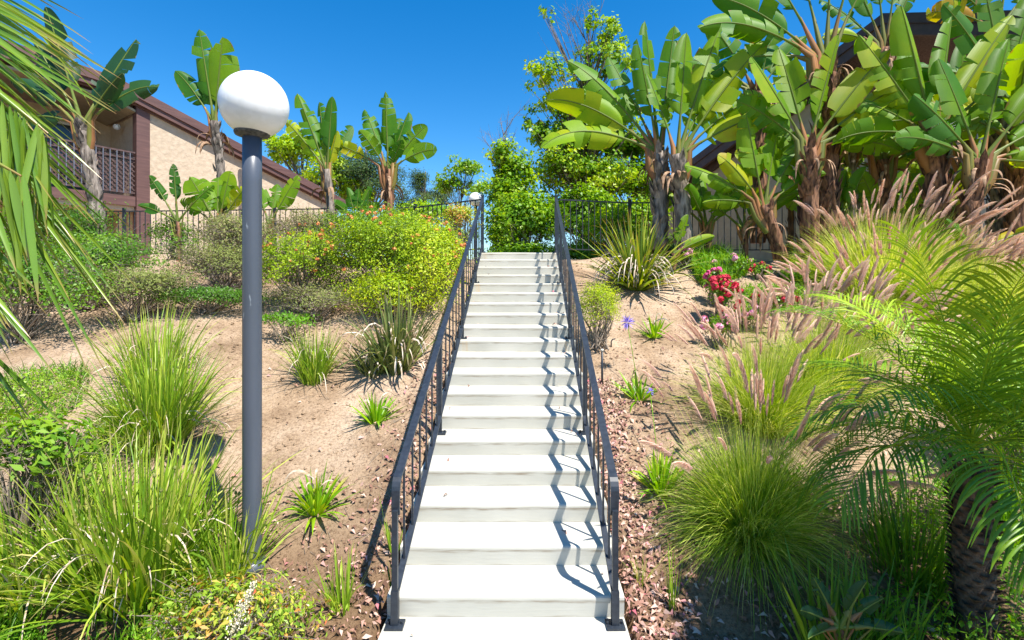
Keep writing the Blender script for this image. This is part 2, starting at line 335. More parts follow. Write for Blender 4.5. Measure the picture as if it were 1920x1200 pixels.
# ------------------------------------------------------------------ staircase
D0, TAU, RI = 2.77, .1189, .1385
TR = D0*TAU
NS = 19
def nose(k): return D0*(1+k*TAU)
HW = .735
def steps():
    root = empty('concrete_staircase', 'long straight off-white painted concrete staircase climbing the slope', 'staircase', (0,nose(1),0))
    yaw = math.atan(.0287)
    for k in range(0, NS+1):
        y0 = nose(k) if k else 1.2
        y1 = nose(k+1) if k < NS else nose(k)+1.5
        z1 = k*RI; z0 = z1 - (.30 if k else .4)
        r = .022
        # profile in (y,z), from riser foot round the nosing to the back
        pr = [(y0+.012, z0)] if k else [(y0, z0)]
        gv = [0]
        if k:
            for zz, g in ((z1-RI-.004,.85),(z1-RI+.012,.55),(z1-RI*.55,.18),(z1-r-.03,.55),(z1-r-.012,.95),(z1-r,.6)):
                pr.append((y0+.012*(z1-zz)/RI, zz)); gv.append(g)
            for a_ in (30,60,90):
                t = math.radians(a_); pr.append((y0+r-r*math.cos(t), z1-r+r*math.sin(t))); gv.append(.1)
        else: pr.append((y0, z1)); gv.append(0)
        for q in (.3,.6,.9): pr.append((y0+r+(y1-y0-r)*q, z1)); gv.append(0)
        pr += [(y1+.06, z1), (y1+.06, z0)]; gv += [.1,0]
        xs = np.linspace(-HW, HW, 25); n = len(pr)
        V = []; UV = []
        for x in xs:
            for (yy, zz), g in zip(pr, gv):
                jit = noise.noise(Vector((x*2.3, k*3.1, 0)))*.006
                V.append((axis(yy)+x, yy+jit, zz + (noise.noise(Vector((x*1.5, k*5.7, 4)))*.004 if zz > z0+.1 else 0)))
                rust = 0
                if (k in (15,10,19)) and zz < z1-.01: rust = max(0, 1-abs(abs(x)-.62)/.1)
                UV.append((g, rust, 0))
        m = len(xs)
        Q = [[i*n+j, (i+1)*n+j, (i+1)*n+j+1, i*n+j+1] for i in range(m-1) for j in range(n-1)]
        a = Acc(); a.add(V, Q, uv=UV)
        # side caps: fan
        for side in (0, m-1):
            cap = [V[side*n+j] for j in range(n)]
            c = np.mean(cap, 0); T = [[j, (j+1)%n, n] if side else [(j+1)%n, j, n] for j in range(n)]
            a.add(cap+[c], T=T)
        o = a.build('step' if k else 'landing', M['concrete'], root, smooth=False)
        rel(o, root.location)
steps()

# ------------------------------------------------------------------ handrails
def handrail(sd, label):
    ofs = .665*sd
    root = empty('stair_handrail', label, 'handrail', (axis(3.03)+ofs, 3.03, 0), 'handrails either side of the staircase')
    def X(y): return axis(y)+ofs
    y0, y1 = 3.10, 9.05
    zt = lambda y: .885 + (3.60-.885)*(y-3.12)/(y1-3.12)
    zb = lambda y: .195 + (2.77-.195)*(y-3.05)/(y1-3.05)
    a = Acc(); pts = [(X(y1), y1, zt(y1))]
    for y in np.linspace(8.5, 3.15, 12): pts.append((X(y), y, zt(y)))
    for t in (10,28,46,64,80,92):      # rounded turn down at the lower end
        th = math.radians(t); pts.append((X(3.1), 3.12-.075*math.sin(th), .885-.075*(1-math.cos(th))*1.2))
    pts.append((X(3.03), 3.045, .72)); pts.append((X(3.03), 3.052, .665))
    sweep(a, pts, .05, .018); rel(a.build('top_rail', M['metal'], root, smooth=False), root.location)
    a = Acc()
    sweep(a, [(X(y), y, zt(y)-.026) for y in np.linspace(y1, 3.16, 8)], .03, .02)
    rel(a.build('rail_channel', M['metal'], root, smooth=False), root.location)
    a = Acc(); sweep(a, [(X(y), y, zb(y)) for y in np.linspace(y1, 3.06, 8)], .04, .014)
    rel(a.build('bottom_rail', M['metal'], root, smooth=False), root.location)
    for k, yp in ((0,3.03),(5,nose(5)+.19),(10,nose(10)+.17),(15,nose(15)+.16),(19,9.08)):
        zb_ = k*RI; top = zt(max(yp,3.1))-.02 if k < 19 else 3.66
        if k == 0: top = .70
        a = Acc(); w = .034 if k < 19 else .05
        box(a, (X(yp), yp, (zb_+top)/2), (w, w, top-zb_))
        if k == 0: box(a, (X(yp), yp, zb_+.11), (w+.01, w+.01, .22))
        if k == 19: box(a, (X(yp), yp, top+.006), (w+.012, w+.012, .012))
        p = a.build('post', M['metal'], root, smooth=False); rel(p, root.location)
        a = Acc(); box(a, (X(yp), yp, zb_+.008), (.11, .09, .016)) 
        for ix in (-1,1):
            tube(a, [(X(yp)+ix*.042, yp+.0, zb_+.014), (X(yp)+ix*.042, yp, zb_+.032)], .009, 6)
        q = a.build('base_plate', M['metal'], p, smooth=False); rel(q, root.location)
    y = 3.255
    while y < 8.98:
        if min(abs(y-q) for q in (nose(5)+.19, nose(10)+.17, nose(15)+.16)) > .04:
            a = Acc(); box(a, (X(y), y, (zb(y)+zt(y)-.03)/2), (.013, .013, zt(y)-.03-zb(y)))
            rel(a.build('baluster', M['metal'], root, smooth=False), root.location)
        y += .1203*2
handrail(-1, 'dark metal handrail on the left edge of the stairs, nearer the grey lamp post')
handrail(1, 'dark metal handrail on the right edge of the stairs, casting its shadow across the steps')

# ------------------------------------------------------------------ fences
def fence(pts, label, nb=.115):
    root = empty('metal_fence', label, 'fence', (pts[0][0], pts[0][1], 2.55))
    for (x0,y0), (x1,y1) in zip(pts[:-1], pts[1:]):
        L = math.hypot(x1-x0, y1-y0); sd = (-(y1-y0), x1-x0, 0)
        a = Acc(); bar(a, (x0,y0,3.60), (x1,y1,3.60), .035, .022, side=sd); rel(a.build('top_rail', M['fence'], root, False), root.location)
        a = Acc(); bar(a, (x0,y0,2.70), (x1,y1,2.70), .03, .02, side=sd); rel(a.build('bottom_rail', M['fence'], root, False), root.location)
        a = Acc(); box(a, (x1,y1,3.12), (.05,.05,1.1), math.atan2(y1-y0,x1-x0)); rel(a.build('post', M['fence'], root, False), root.location)
        n = int(L/nb)
        for i in range(1, n):
            t = i/n; a = Acc(); box(a, (x0+(x1-x0)*t, y0+(y1-y0)*t, 3.15), (.013,.013,.88), math.atan2(y1-y0,x1-x0))
            rel(a.build('picket', M['fence'], root, False), root.location)
xr = axis(9.08)+.665; xl = axis(9.08)-.665
fence([(xr+.04,9.12),(2.23,9.5),(5.6,9.28),(9.4,9.02)], 'black metal picket fence at the top of the slope behind the right banana plants')
fence([(xl-.04,9.12),(-1.94,10.05),(-4.9,10.35),(-8.2,10.6),(-12.2,10.3)], 'black metal picket fence at the top of the slope below the beige stucco house')

# ------------------------------------------------------------------ lamps
def globe_lamp(base, gc, r, pr, label, cat_group=None):
    root = empty('globe_lamp_post', label, 'lamp post', base, 'globe lamp posts')
    bx, by, bz = base; zt = gc[2]-r*.93
    a = Acc(); tube(a, [(bx,by,bz-.15),(bx,by,bz+.02)]+[(bx,by,z) for z in np.linspace(bz+.1, zt-.02, 10)], pr, 32)
    rel(a.build('pole', M['pole'], root), base)
    a = Acc(); lathe(a, (bx,by,0), [(pr+.004,bz-.05),(pr+.03,bz-.05),(pr+.035,bz+.012),(pr+.004,bz+.03)]); rel(a.build('base_collar', M['pole'], root), base)
    a = Acc(); lathe(a, (bx,by,zt), [(0,-.03),(pr*.98,-.03),(pr*1.0,-.012),(pr*1.75,-.004),(pr*1.85,.012),(pr*1.75,.032),(pr*1.55,.05),(0,.055)]); rel(a.build('collar', M['collar'], root), base)
    a = Acc(); pf = []
    for t in np.linspace(-68, 90, 34):
        pf.append((r*math.cos(math.radians(t)), r*math.sin(math.radians(t))))
    lathe(a, gc, pf, 48)
    rel(a.build('globe', M['globe'], root), base)
def globemat():
    m, nt, b, out = newmat('white globe'); N = nt.nodes; L = nt.links
    tc = N.new('ShaderNodeTexCoord'); n = N.new('ShaderNodeTexNoise'); n.inputs['Scale'].default_value = 14; n.inputs['Detail'].default_value = 6; L.new(tc.outputs['Object'], n.inputs['Vector'])
    r = ramp(nt, [(.35,(.84,.84,.82)),(.5,(.9,.9,.89))]); L.new(n.outputs['Fac'], r.inputs[0]); L.new(r.outputs[0], b.inputs['Base Color'])
    b.inputs['Roughness'].default_value = .32; b.inputs['Subsurface Weight'].default_value = .25; b.inputs['Subsurface Radius'].default_value = (.1,.1,.1); return m
M['globe'] = globemat()
dl = 3.47; gx = (476-CX)/F*dl
globe_lamp((gx-.012, dl, gz(gx,dl)), P(477,197,dl)+np.array([0,0,0]), .222, .062, 'tall dark grey lamp post with a big white globe beside the stairs on the left')
b2 = P(892,374,13.5)
globe_lamp((b2[0], 13.5, 2.6), b2, .19, .045, 'distant white globe lamp showing over the left end of the top rail')

# ------------------------------------------------------------------ houses
def house_frame(A, dirv, nsign):
    u = nrm(np.array([dirv[0], dirv[1], 0])); n = np.array([u[1]*nsign, -u[0]*nsign, 0])
    A = np.array([A[0], A[1], 0.])
    def hb(acc, s0, s1, lo0, hi0, lo1, hi1, o0, o1, v=.5):
        V = [A+u*s+n*o+np.array([0,0,z]) for s,(l,h) in ((s0,(lo0,hi0)),(s1,(lo1,hi1))) for o in (o0,o1) for z in (l,h)]
        acc.add(V, [[0,1,3,2],[4,6,7,5],[0,4,5,1],[2,3,7,6],[0,2,6,4],[1,5,7,3]], v=v)
    return u, n, A, hb

def left_house():
    A = P(262,400,13.0); B = P(605,400,17.5)
    u, n, A0, hb = house_frame(A, B-A, 1)
    base = (A0[0], A0[1], 2.5)
    root = empty('beige_house', 'beige stucco house with a brown raked roof edge and a lattice balcony, left side', 'house', base)
    def put(a, nm, mat, par=root, sm=False): o = a.build(nm, mat, par, sm); rel(o, base); return o
    Lw = float(np.linalg.norm((B-A)[:2]))
    za, zb = H+4.84, H+3.15; sl = (zb-za)/Lw
    K1, K2 = -.59, -2.6
    zr = lambda s: za+sl*s if s > K1 else (za+sl*K1-.06*(s-K1) if s > K2 else za+sl*K1-.06*(K2-K1)+.30*(s-K2))
    a = Acc(); hb(a, .22, Lw+.6, 2.3, zr(.22)-.25, 2.3, zr(Lw+.6)-.25, -.2, 0); wall = put(a, 'wall', M['stucco'])
    a = Acc(); hb(a, -.08, .219, 2.3, zr(0)-.2, 2.3, zr(.22)-.2, -.22, .03); put(a, 'corner_trim', M['trim'])
    # recess: back wall, side wall, ceiling, lower room
    a = Acc(); hb(a, -6.0, .2, 2.3, 6.9, 2.3, 6.6, -2.2, -2.0); hb(a, .0, .18, 2.3, 6.9, 2.3, 6.7, -2.0, -.225); put(a, 'recess_wall', M['stucco'])
    zf = H+2.27
    a = Acc(); hb(a, -6.0, -.1, zf-.28, zf-.03, zf-.28, zf-.03, -2.0, .02); put(a, 'balcony_slab', M['trim'])
    a = Acc(); hb(a, -6.0, -.1, zf-.4, zf-.281, zf-.4, zf-.281, -2.0, -.05); put(a, 'soffit', M['stucco'])
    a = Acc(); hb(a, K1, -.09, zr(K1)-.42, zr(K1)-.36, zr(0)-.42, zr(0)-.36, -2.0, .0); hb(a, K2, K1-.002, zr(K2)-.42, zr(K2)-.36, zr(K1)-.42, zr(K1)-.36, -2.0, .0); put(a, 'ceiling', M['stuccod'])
    # sliding door
    d = Acc(); hb(d, -2.6, -.35, zf, zf+2.0, zf, zf+2.0, -1.99, -1.93); dr = put(d, 'sliding_door', M['white'])
    a = Acc(); hb(a, -2.52, -1.52, zf+.06, zf+1.93, zf+.06, zf+1.93, -1.929, -1.92); put(a, 'door_glass', M['glass'], dr)
    a = Acc(); hb(a, -1.45, -.42, zf+.06, zf+1.93, zf+.06, zf+1.93, -1.929, -1.92); put(a, 'door_glass', M['glass'], dr)
    a = Acc(); c = A0+u*.0+n*(-.9)+np.array([-.08,0,zf+1.92]); lathe(a, c-u*.14, [(.0,-.085),(.06,-.06),(.085,0),(.06,.06),(.0,.085)], 20); put(a, 'wall_light', M['globe'], sm=True)
    # railing
    zt = zf+1.12
    rl = Acc(); hb(rl, -6.0, -.1, zt-.04, zt, zt-.04, zt, -.06, .01); hb(rl, -6.0, -.1, zt-.2, zt-.17, zt-.2, zt-.17, -.04, -.01); hb(rl, -6.0,-.1, zf+.04, zf+.08, zf+.04, zf+.08, -.04,-.01)
    rail = put(rl, 'balcony_railing', M['lat'])
    for s in np.arange(-3.3, -.1, .14):
        a = Acc(); hb(a, s, s+.02, zf+.04, zt-.04, zf+.04, zt-.04, -.012, .012); put(a, 'baluster', M['rail2'], rail)
    a = Acc()
    for s in np.arange(-6.2, 0, .12):
        for sg in (1,-1):
            p0 = A0+u*s+n*(-.05-.008*sg)+np.array([0,0,zf+.05 if sg>0 else zt-.05]); p1 = p0+u*.98+np.array([0,0,.98*sg])
            s1 = s+.98
            if s1 > -.1: 
                f = max(0, (-.1-s)/.98); p1 = p0+(p1-p0)*f
            if s < -6: continue
            bar(a, p0, p1, .035, .008, side=np.cross(p1-p0, n))
    put(a, 'lattice_panel', M['lat'], rail)
    for s in (-3.2,-6.0):
        a = Acc(); hb(a, s, s+.14, 2.3, zr(s)-.2, 2.3, zr(s)-.2, -.16, -.02); put(a, 'balcony_post', M['trim'])
    # roof: slab running back, fascia boards
    E_ = Lw+.9; segs_ = ((K1, E_), (K2, K1-.002), (-7.2, K2-.002))
    a = Acc()
    for p, q in segs_: hb(a, p, q, zr(p), zr(p)+.1, zr(q), zr(q)+.1, -7, .16)
    rf = put(a, 'roof', M['roof'])
    for o0,o1,l,h,nm in ((.161,.20,-.12,.11,'fascia'),(.10,.159,-.26,-.005,'fascia')):
        a = Acc()
        for p, q in segs_: hb(a, p, q, zr(p)+l, zr(p)+h, zr(q)+l, zr(q)+h, o0, o1)
        put(a, nm, M['trim'], rf)
    a = Acc(); hb(a, K1, E_-.2, zr(K1)-.30, zr(K1)-.003, zr(E_-.2)-.30, zr(E_-.2)-.003, .004, .06); hb(a, K2, K1-.002, zr(K2)-.30, zr(K2)-.003, zr(K1)-.30, zr(K1)-.003, .004, .06); put(a, 'frieze_board', M['trim'], rf)
    # vent pipe standing against the wall
    c = P(445,400,14.2); 
    s = ((445-CX)/F*A0[1]-A0[0]) / (u[0]-(445-CX)/F*u[1]); q = A0+u*s+n*.62
    a = Acc(); q = q*np.array([1,1,0]); y = q[1]; zt2 = H+(CY-250)/F*y
    tube(a, [q+np.array([0,0,z]) for z in (2.4,3.5,zt2-.12)], .085, 16); put(a, 'vent_pipe', M['vent'], sm=True)
    a = Acc(); tube(a, [q+np.array([0,0,zt2-.12]), q+np.array([0,0,zt2])], .11, 16); put(a, 'vent_cap', M['vent'], sm=False)
    # far wing behind
def glassmat():
    m, nt, b, out = newmat('dark glass'); b.inputs['Base Color'].default_value = (.03,.04,.04,1); b.inputs['Roughness'].default_value = .08; return m
M['glass'] = glassmat()
M['lat'] = solid('lattice paint', (.065,.036,.034), (.11,.065,.06), 12, .7, .1, .002)
M['rail2'] = solid('grey rail paint', (.10,.11,.14), (.15,.16,.2), 12, .5, .1, .002)
left_house()

def right_house():
    A = P(1671,46,12.0)
    u, n, A0, hb = house_frame(A, (-3.04,4.5), -1)
    base = (A0[0], A0[1], 2.5)
    root = empty('shaded_house', 'shaded olive stucco house with dark brown gable behind the banana plants, right side', 'house', base)
    def put(a, nm, mat, par=root, sm=False): o = a.build(nm, mat, par, sm); rel(o, base); return o
    zap = H+6.2; sl = -3.2/7.17
    zr = lambda s: zap+sl*s if s > 0 else zap-.42*(-s)
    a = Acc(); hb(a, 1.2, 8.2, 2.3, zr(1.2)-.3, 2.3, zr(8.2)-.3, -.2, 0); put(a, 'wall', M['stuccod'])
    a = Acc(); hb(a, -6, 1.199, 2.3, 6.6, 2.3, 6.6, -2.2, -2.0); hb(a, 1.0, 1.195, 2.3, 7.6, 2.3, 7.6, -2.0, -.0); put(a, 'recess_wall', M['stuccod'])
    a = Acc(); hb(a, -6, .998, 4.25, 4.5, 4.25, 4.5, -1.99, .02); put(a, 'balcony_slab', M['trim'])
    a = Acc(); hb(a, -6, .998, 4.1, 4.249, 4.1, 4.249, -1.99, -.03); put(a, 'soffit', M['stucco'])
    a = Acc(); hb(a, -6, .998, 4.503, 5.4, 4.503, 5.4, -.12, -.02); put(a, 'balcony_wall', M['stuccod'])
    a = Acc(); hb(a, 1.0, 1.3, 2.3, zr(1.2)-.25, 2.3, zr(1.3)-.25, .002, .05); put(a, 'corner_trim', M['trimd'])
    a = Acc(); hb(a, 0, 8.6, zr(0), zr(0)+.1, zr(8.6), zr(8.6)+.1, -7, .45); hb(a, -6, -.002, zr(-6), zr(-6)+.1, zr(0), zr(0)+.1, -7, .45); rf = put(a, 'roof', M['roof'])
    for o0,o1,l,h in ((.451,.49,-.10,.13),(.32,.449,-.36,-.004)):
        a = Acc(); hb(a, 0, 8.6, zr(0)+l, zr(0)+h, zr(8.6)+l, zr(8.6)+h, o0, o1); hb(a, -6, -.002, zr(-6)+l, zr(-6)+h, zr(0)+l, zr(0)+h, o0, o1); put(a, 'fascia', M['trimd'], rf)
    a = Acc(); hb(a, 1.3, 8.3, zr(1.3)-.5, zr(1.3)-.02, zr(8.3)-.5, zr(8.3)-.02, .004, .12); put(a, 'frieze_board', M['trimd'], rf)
    # off white column
    for px, w in ((1858,.34),):
        s = ((px-CX)/F*A0[1]-A0[0]) / (u[0]-(px-CX)/F*u[1])
        a = Acc(); hb(a, s-w/2, s+w/2, 2.3, 6.3, 2.3, 6.3, .03, .2); put(a, 'column', M['white'])
right_house()

# ------------------------------------------------------------------ banana / giant bird of paradise
def bprof(u): return np.sqrt(1-(1-np.minimum(u/.28,1))**2)*(1-u**3.2)**.62
def banana_leaf(root, base, dirv, Lp, Lb, W, bend=.5, face=(0,-1,0), tint=.4, tear=.12, mat='banana', fold=.35, name='leaf'):
    dirv = nrm(dirv); nP = 8; M_ = 26
    pts = [np.array(base, float)]; d = dirv.copy(); T = [d.copy()]
    tot = Lp+Lb
    steps_ = [Lp/nP]*nP + [Lb/M_]*M_; s = 0
    for st in steps_:
        s += st; d = nrm(d + np.array([0,0,-1.])*bend*st*(.25+1.5*(s/tot)**2)); pts.append(pts[-1]+d*st); T.append(d.copy())
    pts = np.array(pts); T = np.array(T)
    a = Acc()
    rad = np.concatenate([np.linspace(.034,.016,nP+1), np.linspace(.015,.003,M_)])*(Lb/.9)**.5
    tube(a, pts, rad, 6, v=.5, cap=False)
    a.uv[-1][:,0] = .5; a.uv[-1][:,1] = .0
    C = pts[nP:]; TT = T[nP:]; uu = np.linspace(0,1,M_+1)
    f = nrm(face); S = nrm(np.cross(TT, f)); N = np.cross(S, TT)
    w = bprof(uu)*W*.5*1.12
    q = np.array([0,.33,.67,1.0])
    for sg in (1,-1):
        brk = [0]; j = 2
        while j < M_-1:
            if R.random() < tear: brk.append(j); j += 1
            j += 1
        brk.append(M_)
        f0 = fold + R.normal(0,.12)
        for g0, g1 in zip(brk[:-1], brk[1:]):
            ph = f0 + R.normal(0,.3); idx = np.arange(g0, g1+1); mid = (uu[g0]+uu[g1])/2; gl = (g1-g0)
            gap = min(.3, .5/max(gl,1)) if len(brk) > 2 else 0
            lk = R.normal(0,.08)
            V = []; UV = []
            for i in idx:
                for qq in q:
                    ang = ph*qq*1.1
                    cc = C[i] + (C[(g0+g1)//2]-C[i])*gap*qq
                    V.append(cc + S[i]*sg*w[i]*qq*math.cos(ang) - N[i]*w[i]*qq*math.sin(ang) + TT[i]*w[i]*qq*(.28+lk*qq))
                    UV.append((uu[i], sg*qq, 0))
            nq = len(q); k = len(idx)
            Q = [[i*nq+j, i*nq+j+1, (i+1)*nq+j+1, (i+1)*nq+j] for i in range(k-1) for j in range(nq-1)]
            a.add(V, Q, v=np.clip(tint+R.normal(0,.05),0,1), uv=UV)
    o = a.build(name, M[mat], root); rel(o, root.location); return o

def banana(px, py, d, ht, r0, leaves_, label, name='bird_of_paradise_plant', group='giant bird of paradise plants', lean=(0,0), mat='banana', grey=False, stems=True, dead=4, sc=1.0, base_z=None):
    """px,py = crown base (top of trunk) in photo pixels at distance d; ht = trunk height; leaves_: (angle from up, depth tilt, petiole, blade, width, bend, face_x, tint)"""
    top = P(px, py, d); base = top - np.array([lean[0], lean[1], ht])
    root = empty(name, label, 'plant', base, group)
    n = max(8, int(ht/.12)); t = np.linspace(0,1,n)
    a = Acc(); pts = base + (top-base)*t[:,None] + np.outer(np.sin(t*PI)*.03, [1,0,0])
    tube(a, pts, r0*(1.12-.25*t)*(1+.1*np.sin(t*n*2.1)), 12, rough=.12)
    # overlapping leaf-base scars / sheaths
    m = int(ht*26)+6; th = R.random(m)*2*PI; zz = R.random(m)
    P0 = base + (top-base)*zz[:,None] + np.stack([np.cos(th), np.sin(th), th*0],-1)*r0*.9
    strips(a, P0, np.stack([np.cos(th)*.35, np.sin(th)*.35, np.ones(m)],-1), r0*1.9, r0*.8, 0, S=np.stack([-np.sin(th), np.cos(th), th*0],-1), segs=2, pf='even', v=.5)
    tr = a.build('trunk', M['btrunkgrey'] if grey else M['btrunk'], root); rel(tr, base)
    # sheath fan
    if stems:
        a = Acc()
        for L in leaves_:
            an = math.radians(L[0]); dv = nrm([math.sin(an), L[1], math.cos(an)])
            b0 = top + np.array([-lean[0]*.25+math.sin(an)*r0*.1, 0, -min(.62,ht*.5)]); b1 = top + dv*.14*sc + np.array([math.sin(an)*r0*.9,0,0]); b2 = top+dv*L[2]*.85+np.array([math.sin(an)*r0*.5,0,0])
            tube(a, [b0, (b0+b1)/2+np.array([math.sin(an)*r0*.5,L[1]*.02,0]), b1, b2], [r0*.55, r0*.52, r0*.33, .018], 8, v=.25+R.random()*.85, cap=False)
        o = a.build('leaf_sheath', M['petiole'], root); rel(o, base)
    for L in leaves_:
        an = math.radians(L[0]); dv = nrm([math.sin(an), L[1], math.cos(an)])
        banana_leaf(root, top + np.array([math.sin(an)*r0*.5, 0, 0]), dv, L[2], L[3], L[4], L[5], nrm([L[6], -1, R.uniform(-.5,.55)]), min(L[7]+(.10 if px > 1200 else 0), max(L[7],.78)), tear=R.choice([.12,.25,.4]), fold=R.uniform(.2,.6), mat=mat)
    if dead:
        th = R.random(dead)*2*PI
        P0 = top + np.stack([np.cos(th)*r0, np.sin(th)*r0, -.1-R.random(dead)*.35],-1)
        for q in range(dead):
            a = Acc(); strips(a, P0[q:q+1], [[math.cos(th[q]), math.sin(th[q]), .1]], .2+.35*R.random(), .03+.045*R.random(), 6.0, segs=8, pf='lance', fold=.5)
            rel(a.build('dead_leaf', M['dead'], root), base)
    return root

def fan(n, spread, lp, lb, w, bend=.35, tint=(.3,.6), jit=7, up=0):
    out = []
    for i in range(n):
        a = (i/(n-1)-.5)*2*spread + R.normal(0,jit) + up if n > 1 else up
        k = abs(a)/90
        out.append((a, R.normal(0,.3), lp*(.8+.4*R.random()), lb*(.8+.35*R.random()), w*(.8+.35*R.random()), bend*(.6+.9*R.random()+k*.8), R.normal(0,.6), tint[0]+(tint[1]-tint[0])*R.random()))
    return out

M['straw'] = solid('dry straw blade', (.30,.20,.11), (.72,.62,.50), 9, .85, .2, .004)
M['orange'] = attrmat('orange petals', [(0,(.62,.16,.04)),(.5,(.75,.28,.10)),(1,(.80,.42,.12))])
M['red'] = attrmat('red petals', [(0,(.45,.01,.03)),(1,(.72,.04,.08))])
M['pinkred'] = attrmat('magenta petals', [(0,(.55,.03,.12)),(1,(.80,.12,.35))])
M['pink'] = attrmat('pink petals', [(0,(.75,.22,.40)),(1,(.85,.50,.58))])
M['purple'] = attrmat('purple petals', [(0,(.20,.14,.60)),(1,(.30,.22,.70))])
M['cream'] = attrmat('cream petals', [(0,(.60,.50,.32)),(1,(.78,.72,.55))])
M['litter'] = attrmat('fallen leaf', [(0,(.10,.05,.03)),(.35,(.24,.12,.075)),(.6,(.42,.22,.16)),(.85,(.60,.42,.33)),(1,(.50,.12,.16))], .75)
BL = (.1,.35)
# --- left side plants
banana(155,235,9.3,2.4,.11,[(-28,0,.7,1.2,.42,.1,.3,.15),(-50,.1,.7,1.1,.4,.35,-.3,.15),(-12,-.1,.7,1.45,.42,.1,.5,.1),(24,.1,.55,1.35,.52,.14,-.2,.2),(46,0,.45,1.15,.4,.8,0,.45),(40,-.2,.4,.9,.36,.5,.5,.2),(-68,.2,.5,1,.4,.7,0,.2),(6,.4,.6,1.1,.4,.2,.2,.1)],
    'tall plant with dark leaves and a yellow-orange leaf base in front of the lattice balcony', lean=(-.35,0), mat='bananadark', grey=True, dead=0)
banana(402,228,9.6,2.75,.085,[(-9,0,.45,1.35,.40,.05,.25,.35),(7,-.05,.35,1.25,.66,.05,-.1,.6),(-33,.1,.4,.95,.36,.45,.2,.15),(-16,.2,.35,.9,.42,.2,.6,.3),(2,.3,.3,.9,.4,.2,0,.3)],
    'tall slender plant with upright leaves, trunk leaning at the wall left of the lamp globe', lean=(-.28,0), grey=True, dead=10)
banana(613,318,9.8,1.5,.075,[(-20,0,.4,1.2,.36,.1,.3,.45),(-8,.1,.4,1.0,.34,.1,-.4,.3),(-36,0,.35,.9,.34,.3,0,.75),(6,-.1,.4,1.0,.3,.15,.7,.3),(14,0,.1,.7,.24,.1,.3,.9),(-2,0,.05,.7,.22,.05,-.5,.5),(20,.2,.3,.75,.3,.6,.3,.25)],
    'slim plant right of the lamp globe at the low end of the roof edge', lean=(-.08,0), grey=True, dead=10)
banana(728,318,9.9,1.1,.085,[(-2,0,.4,1.15,.38,.04,.1,.4),(-20,.1,.45,.9,.34,.25,.5,.35),(-58,0,.5,.75,.26,.35,0,.85),(16,.1,.35,.9,.36,.2,-.5,.3),(34,0,.35,.8,.34,.6,.2,.5),(55,-.1,.35,.7,.34,1.0,0,.55),(-30,-.2,.3,.6,.3,.6,.2,.55),(28,-.3,.1,.55,.24,.3,.4,.3),(8,.3,.3,.9,.4,.1,.5,.25)],
    'leafy plant alone against the sky above the orange-flowered shrub left of the stairs', dead=12)
banana(333,415,9.0,.85,.03,[(-30,0,.42,.55,.2,.2,.2,.2),(-60,0,.35,.42,.18,.7,0,.2),(-4,0,.42,.62,.17,.05,.5,.15),(-12,.2,.4,.5,.2,.1,-.4,.2),(38,0,.5,.42,.18,.7,-.2,.45)],
    'small young plant with five blue-green leaves against the beige wall', dead=0)
banana(408,425,9.2,.75,.05,[(-26,0,.3,.75,.5,.35,.1,.55),(12,0,.4,.65,.34,.15,.2,.6),(34,-.1,.35,.55,.3,.5,.3,.85),(-6,.2,.3,.7,.4,.8,.2,.5),(-48,.1,.4,.5,.3,.8,0,.5)],
    'low plant with very broad glossy leaves at the wall, left of the lamp post', dead=0)
banana(505,420,9.3,.7,.04,[(28,0,.3,.75,.32,.3,-.2,.65),(-20,.1,.3,.6,.3,.3,.2,.5),(5,.2,.3,.5,.3,.3,.2,.5)],
    'low plant with one torn pale leaf pointing right, beside the lamp post on its right', dead=0)
banana(668,410,10.0,.6,.04,[(-15,0,.15,.5,.22,.3,.2,.3),(22,0,.15,.55,.22,.3,.2,.35),(-50,0,.2,.45,.2,.6,.2,.3),(4,0,.15,.45,.2,.2,.2,.3),(50,0,.15,.4,.2,.8,.2,.45)],
    'short plant behind the shrubs between the two plants right of the lamp globe', dead=0)
# --- right side plants
banana(1236,285,9.0,1.75,.13,[(-6,0,0.854,1.52,0.381,0.03,0.5,0.37),(-36,0,0.671,1.65,0.515,0.35,-0.1,0.42),(-22,0.15,0.732,1.34,0.448,0.15,0.3,0.32),(-52,-0.1,0.732,1.52,0.493,0.5,0,0.76),(-66,-0.15,0.61,1.65,0.56,0.75,0,0.62),(8,0.1,0.854,1.59,0.403,0.05,-0.5,0.37),(-14,-0.2,0.61,1.34,0.403,0.1,0.6,0.32),(14,0.2,0.61,1.34,0.448,0.1,0,0.57)],
    'large plant nearest the stairs on the right, its leaves reaching left towards the leafy tree', grey=True, dead=14)
banana(1270,290,8.7,1.75,.13,[(4,0,0.671,1.46,0.448,0.1,0.5,0.52),(18,0.1,0.732,1.71,0.515,0.12,-0.3,0.57),(33,0,0.732,1.77,0.515,0.2,0.2,0.67),(58,-0.1,0.488,1.4,0.47,0.4,0,0.76),(26,0.2,0.488,1.34,0.47,0.3,0.3,0.52),(45,0.1,0.61,1.34,0.504,0.4,0,0.52),(-16,0.1,0.488,1.1,0.336,0.2,0.5,0.47)],
    'large plant with grey scaly trunk, second from the stairs on the right', grey=True, dead=14, lean=(-.12,0))
banana(1420,170,10.2,3.1,.14,[(-30,0,.5,1.3,.5,.3,0,.3),(-52,.1,.5,1.2,.45,.5,0,.2),(0,.1,.5,1.2,.4,.1,.3,.3),(35,0,.4,1.1,.42,.4,.3,.3),(18,.2,.5,1.3,.45,.2,-.3,.25),(-72,0,.4,1.1,.45,.8,0,.15),(60,.1,.4,1.0,.4,.8,0,.6)],
    'tall plant with pale orange dry leaf bases below its crown before the roof slope', dead=30)
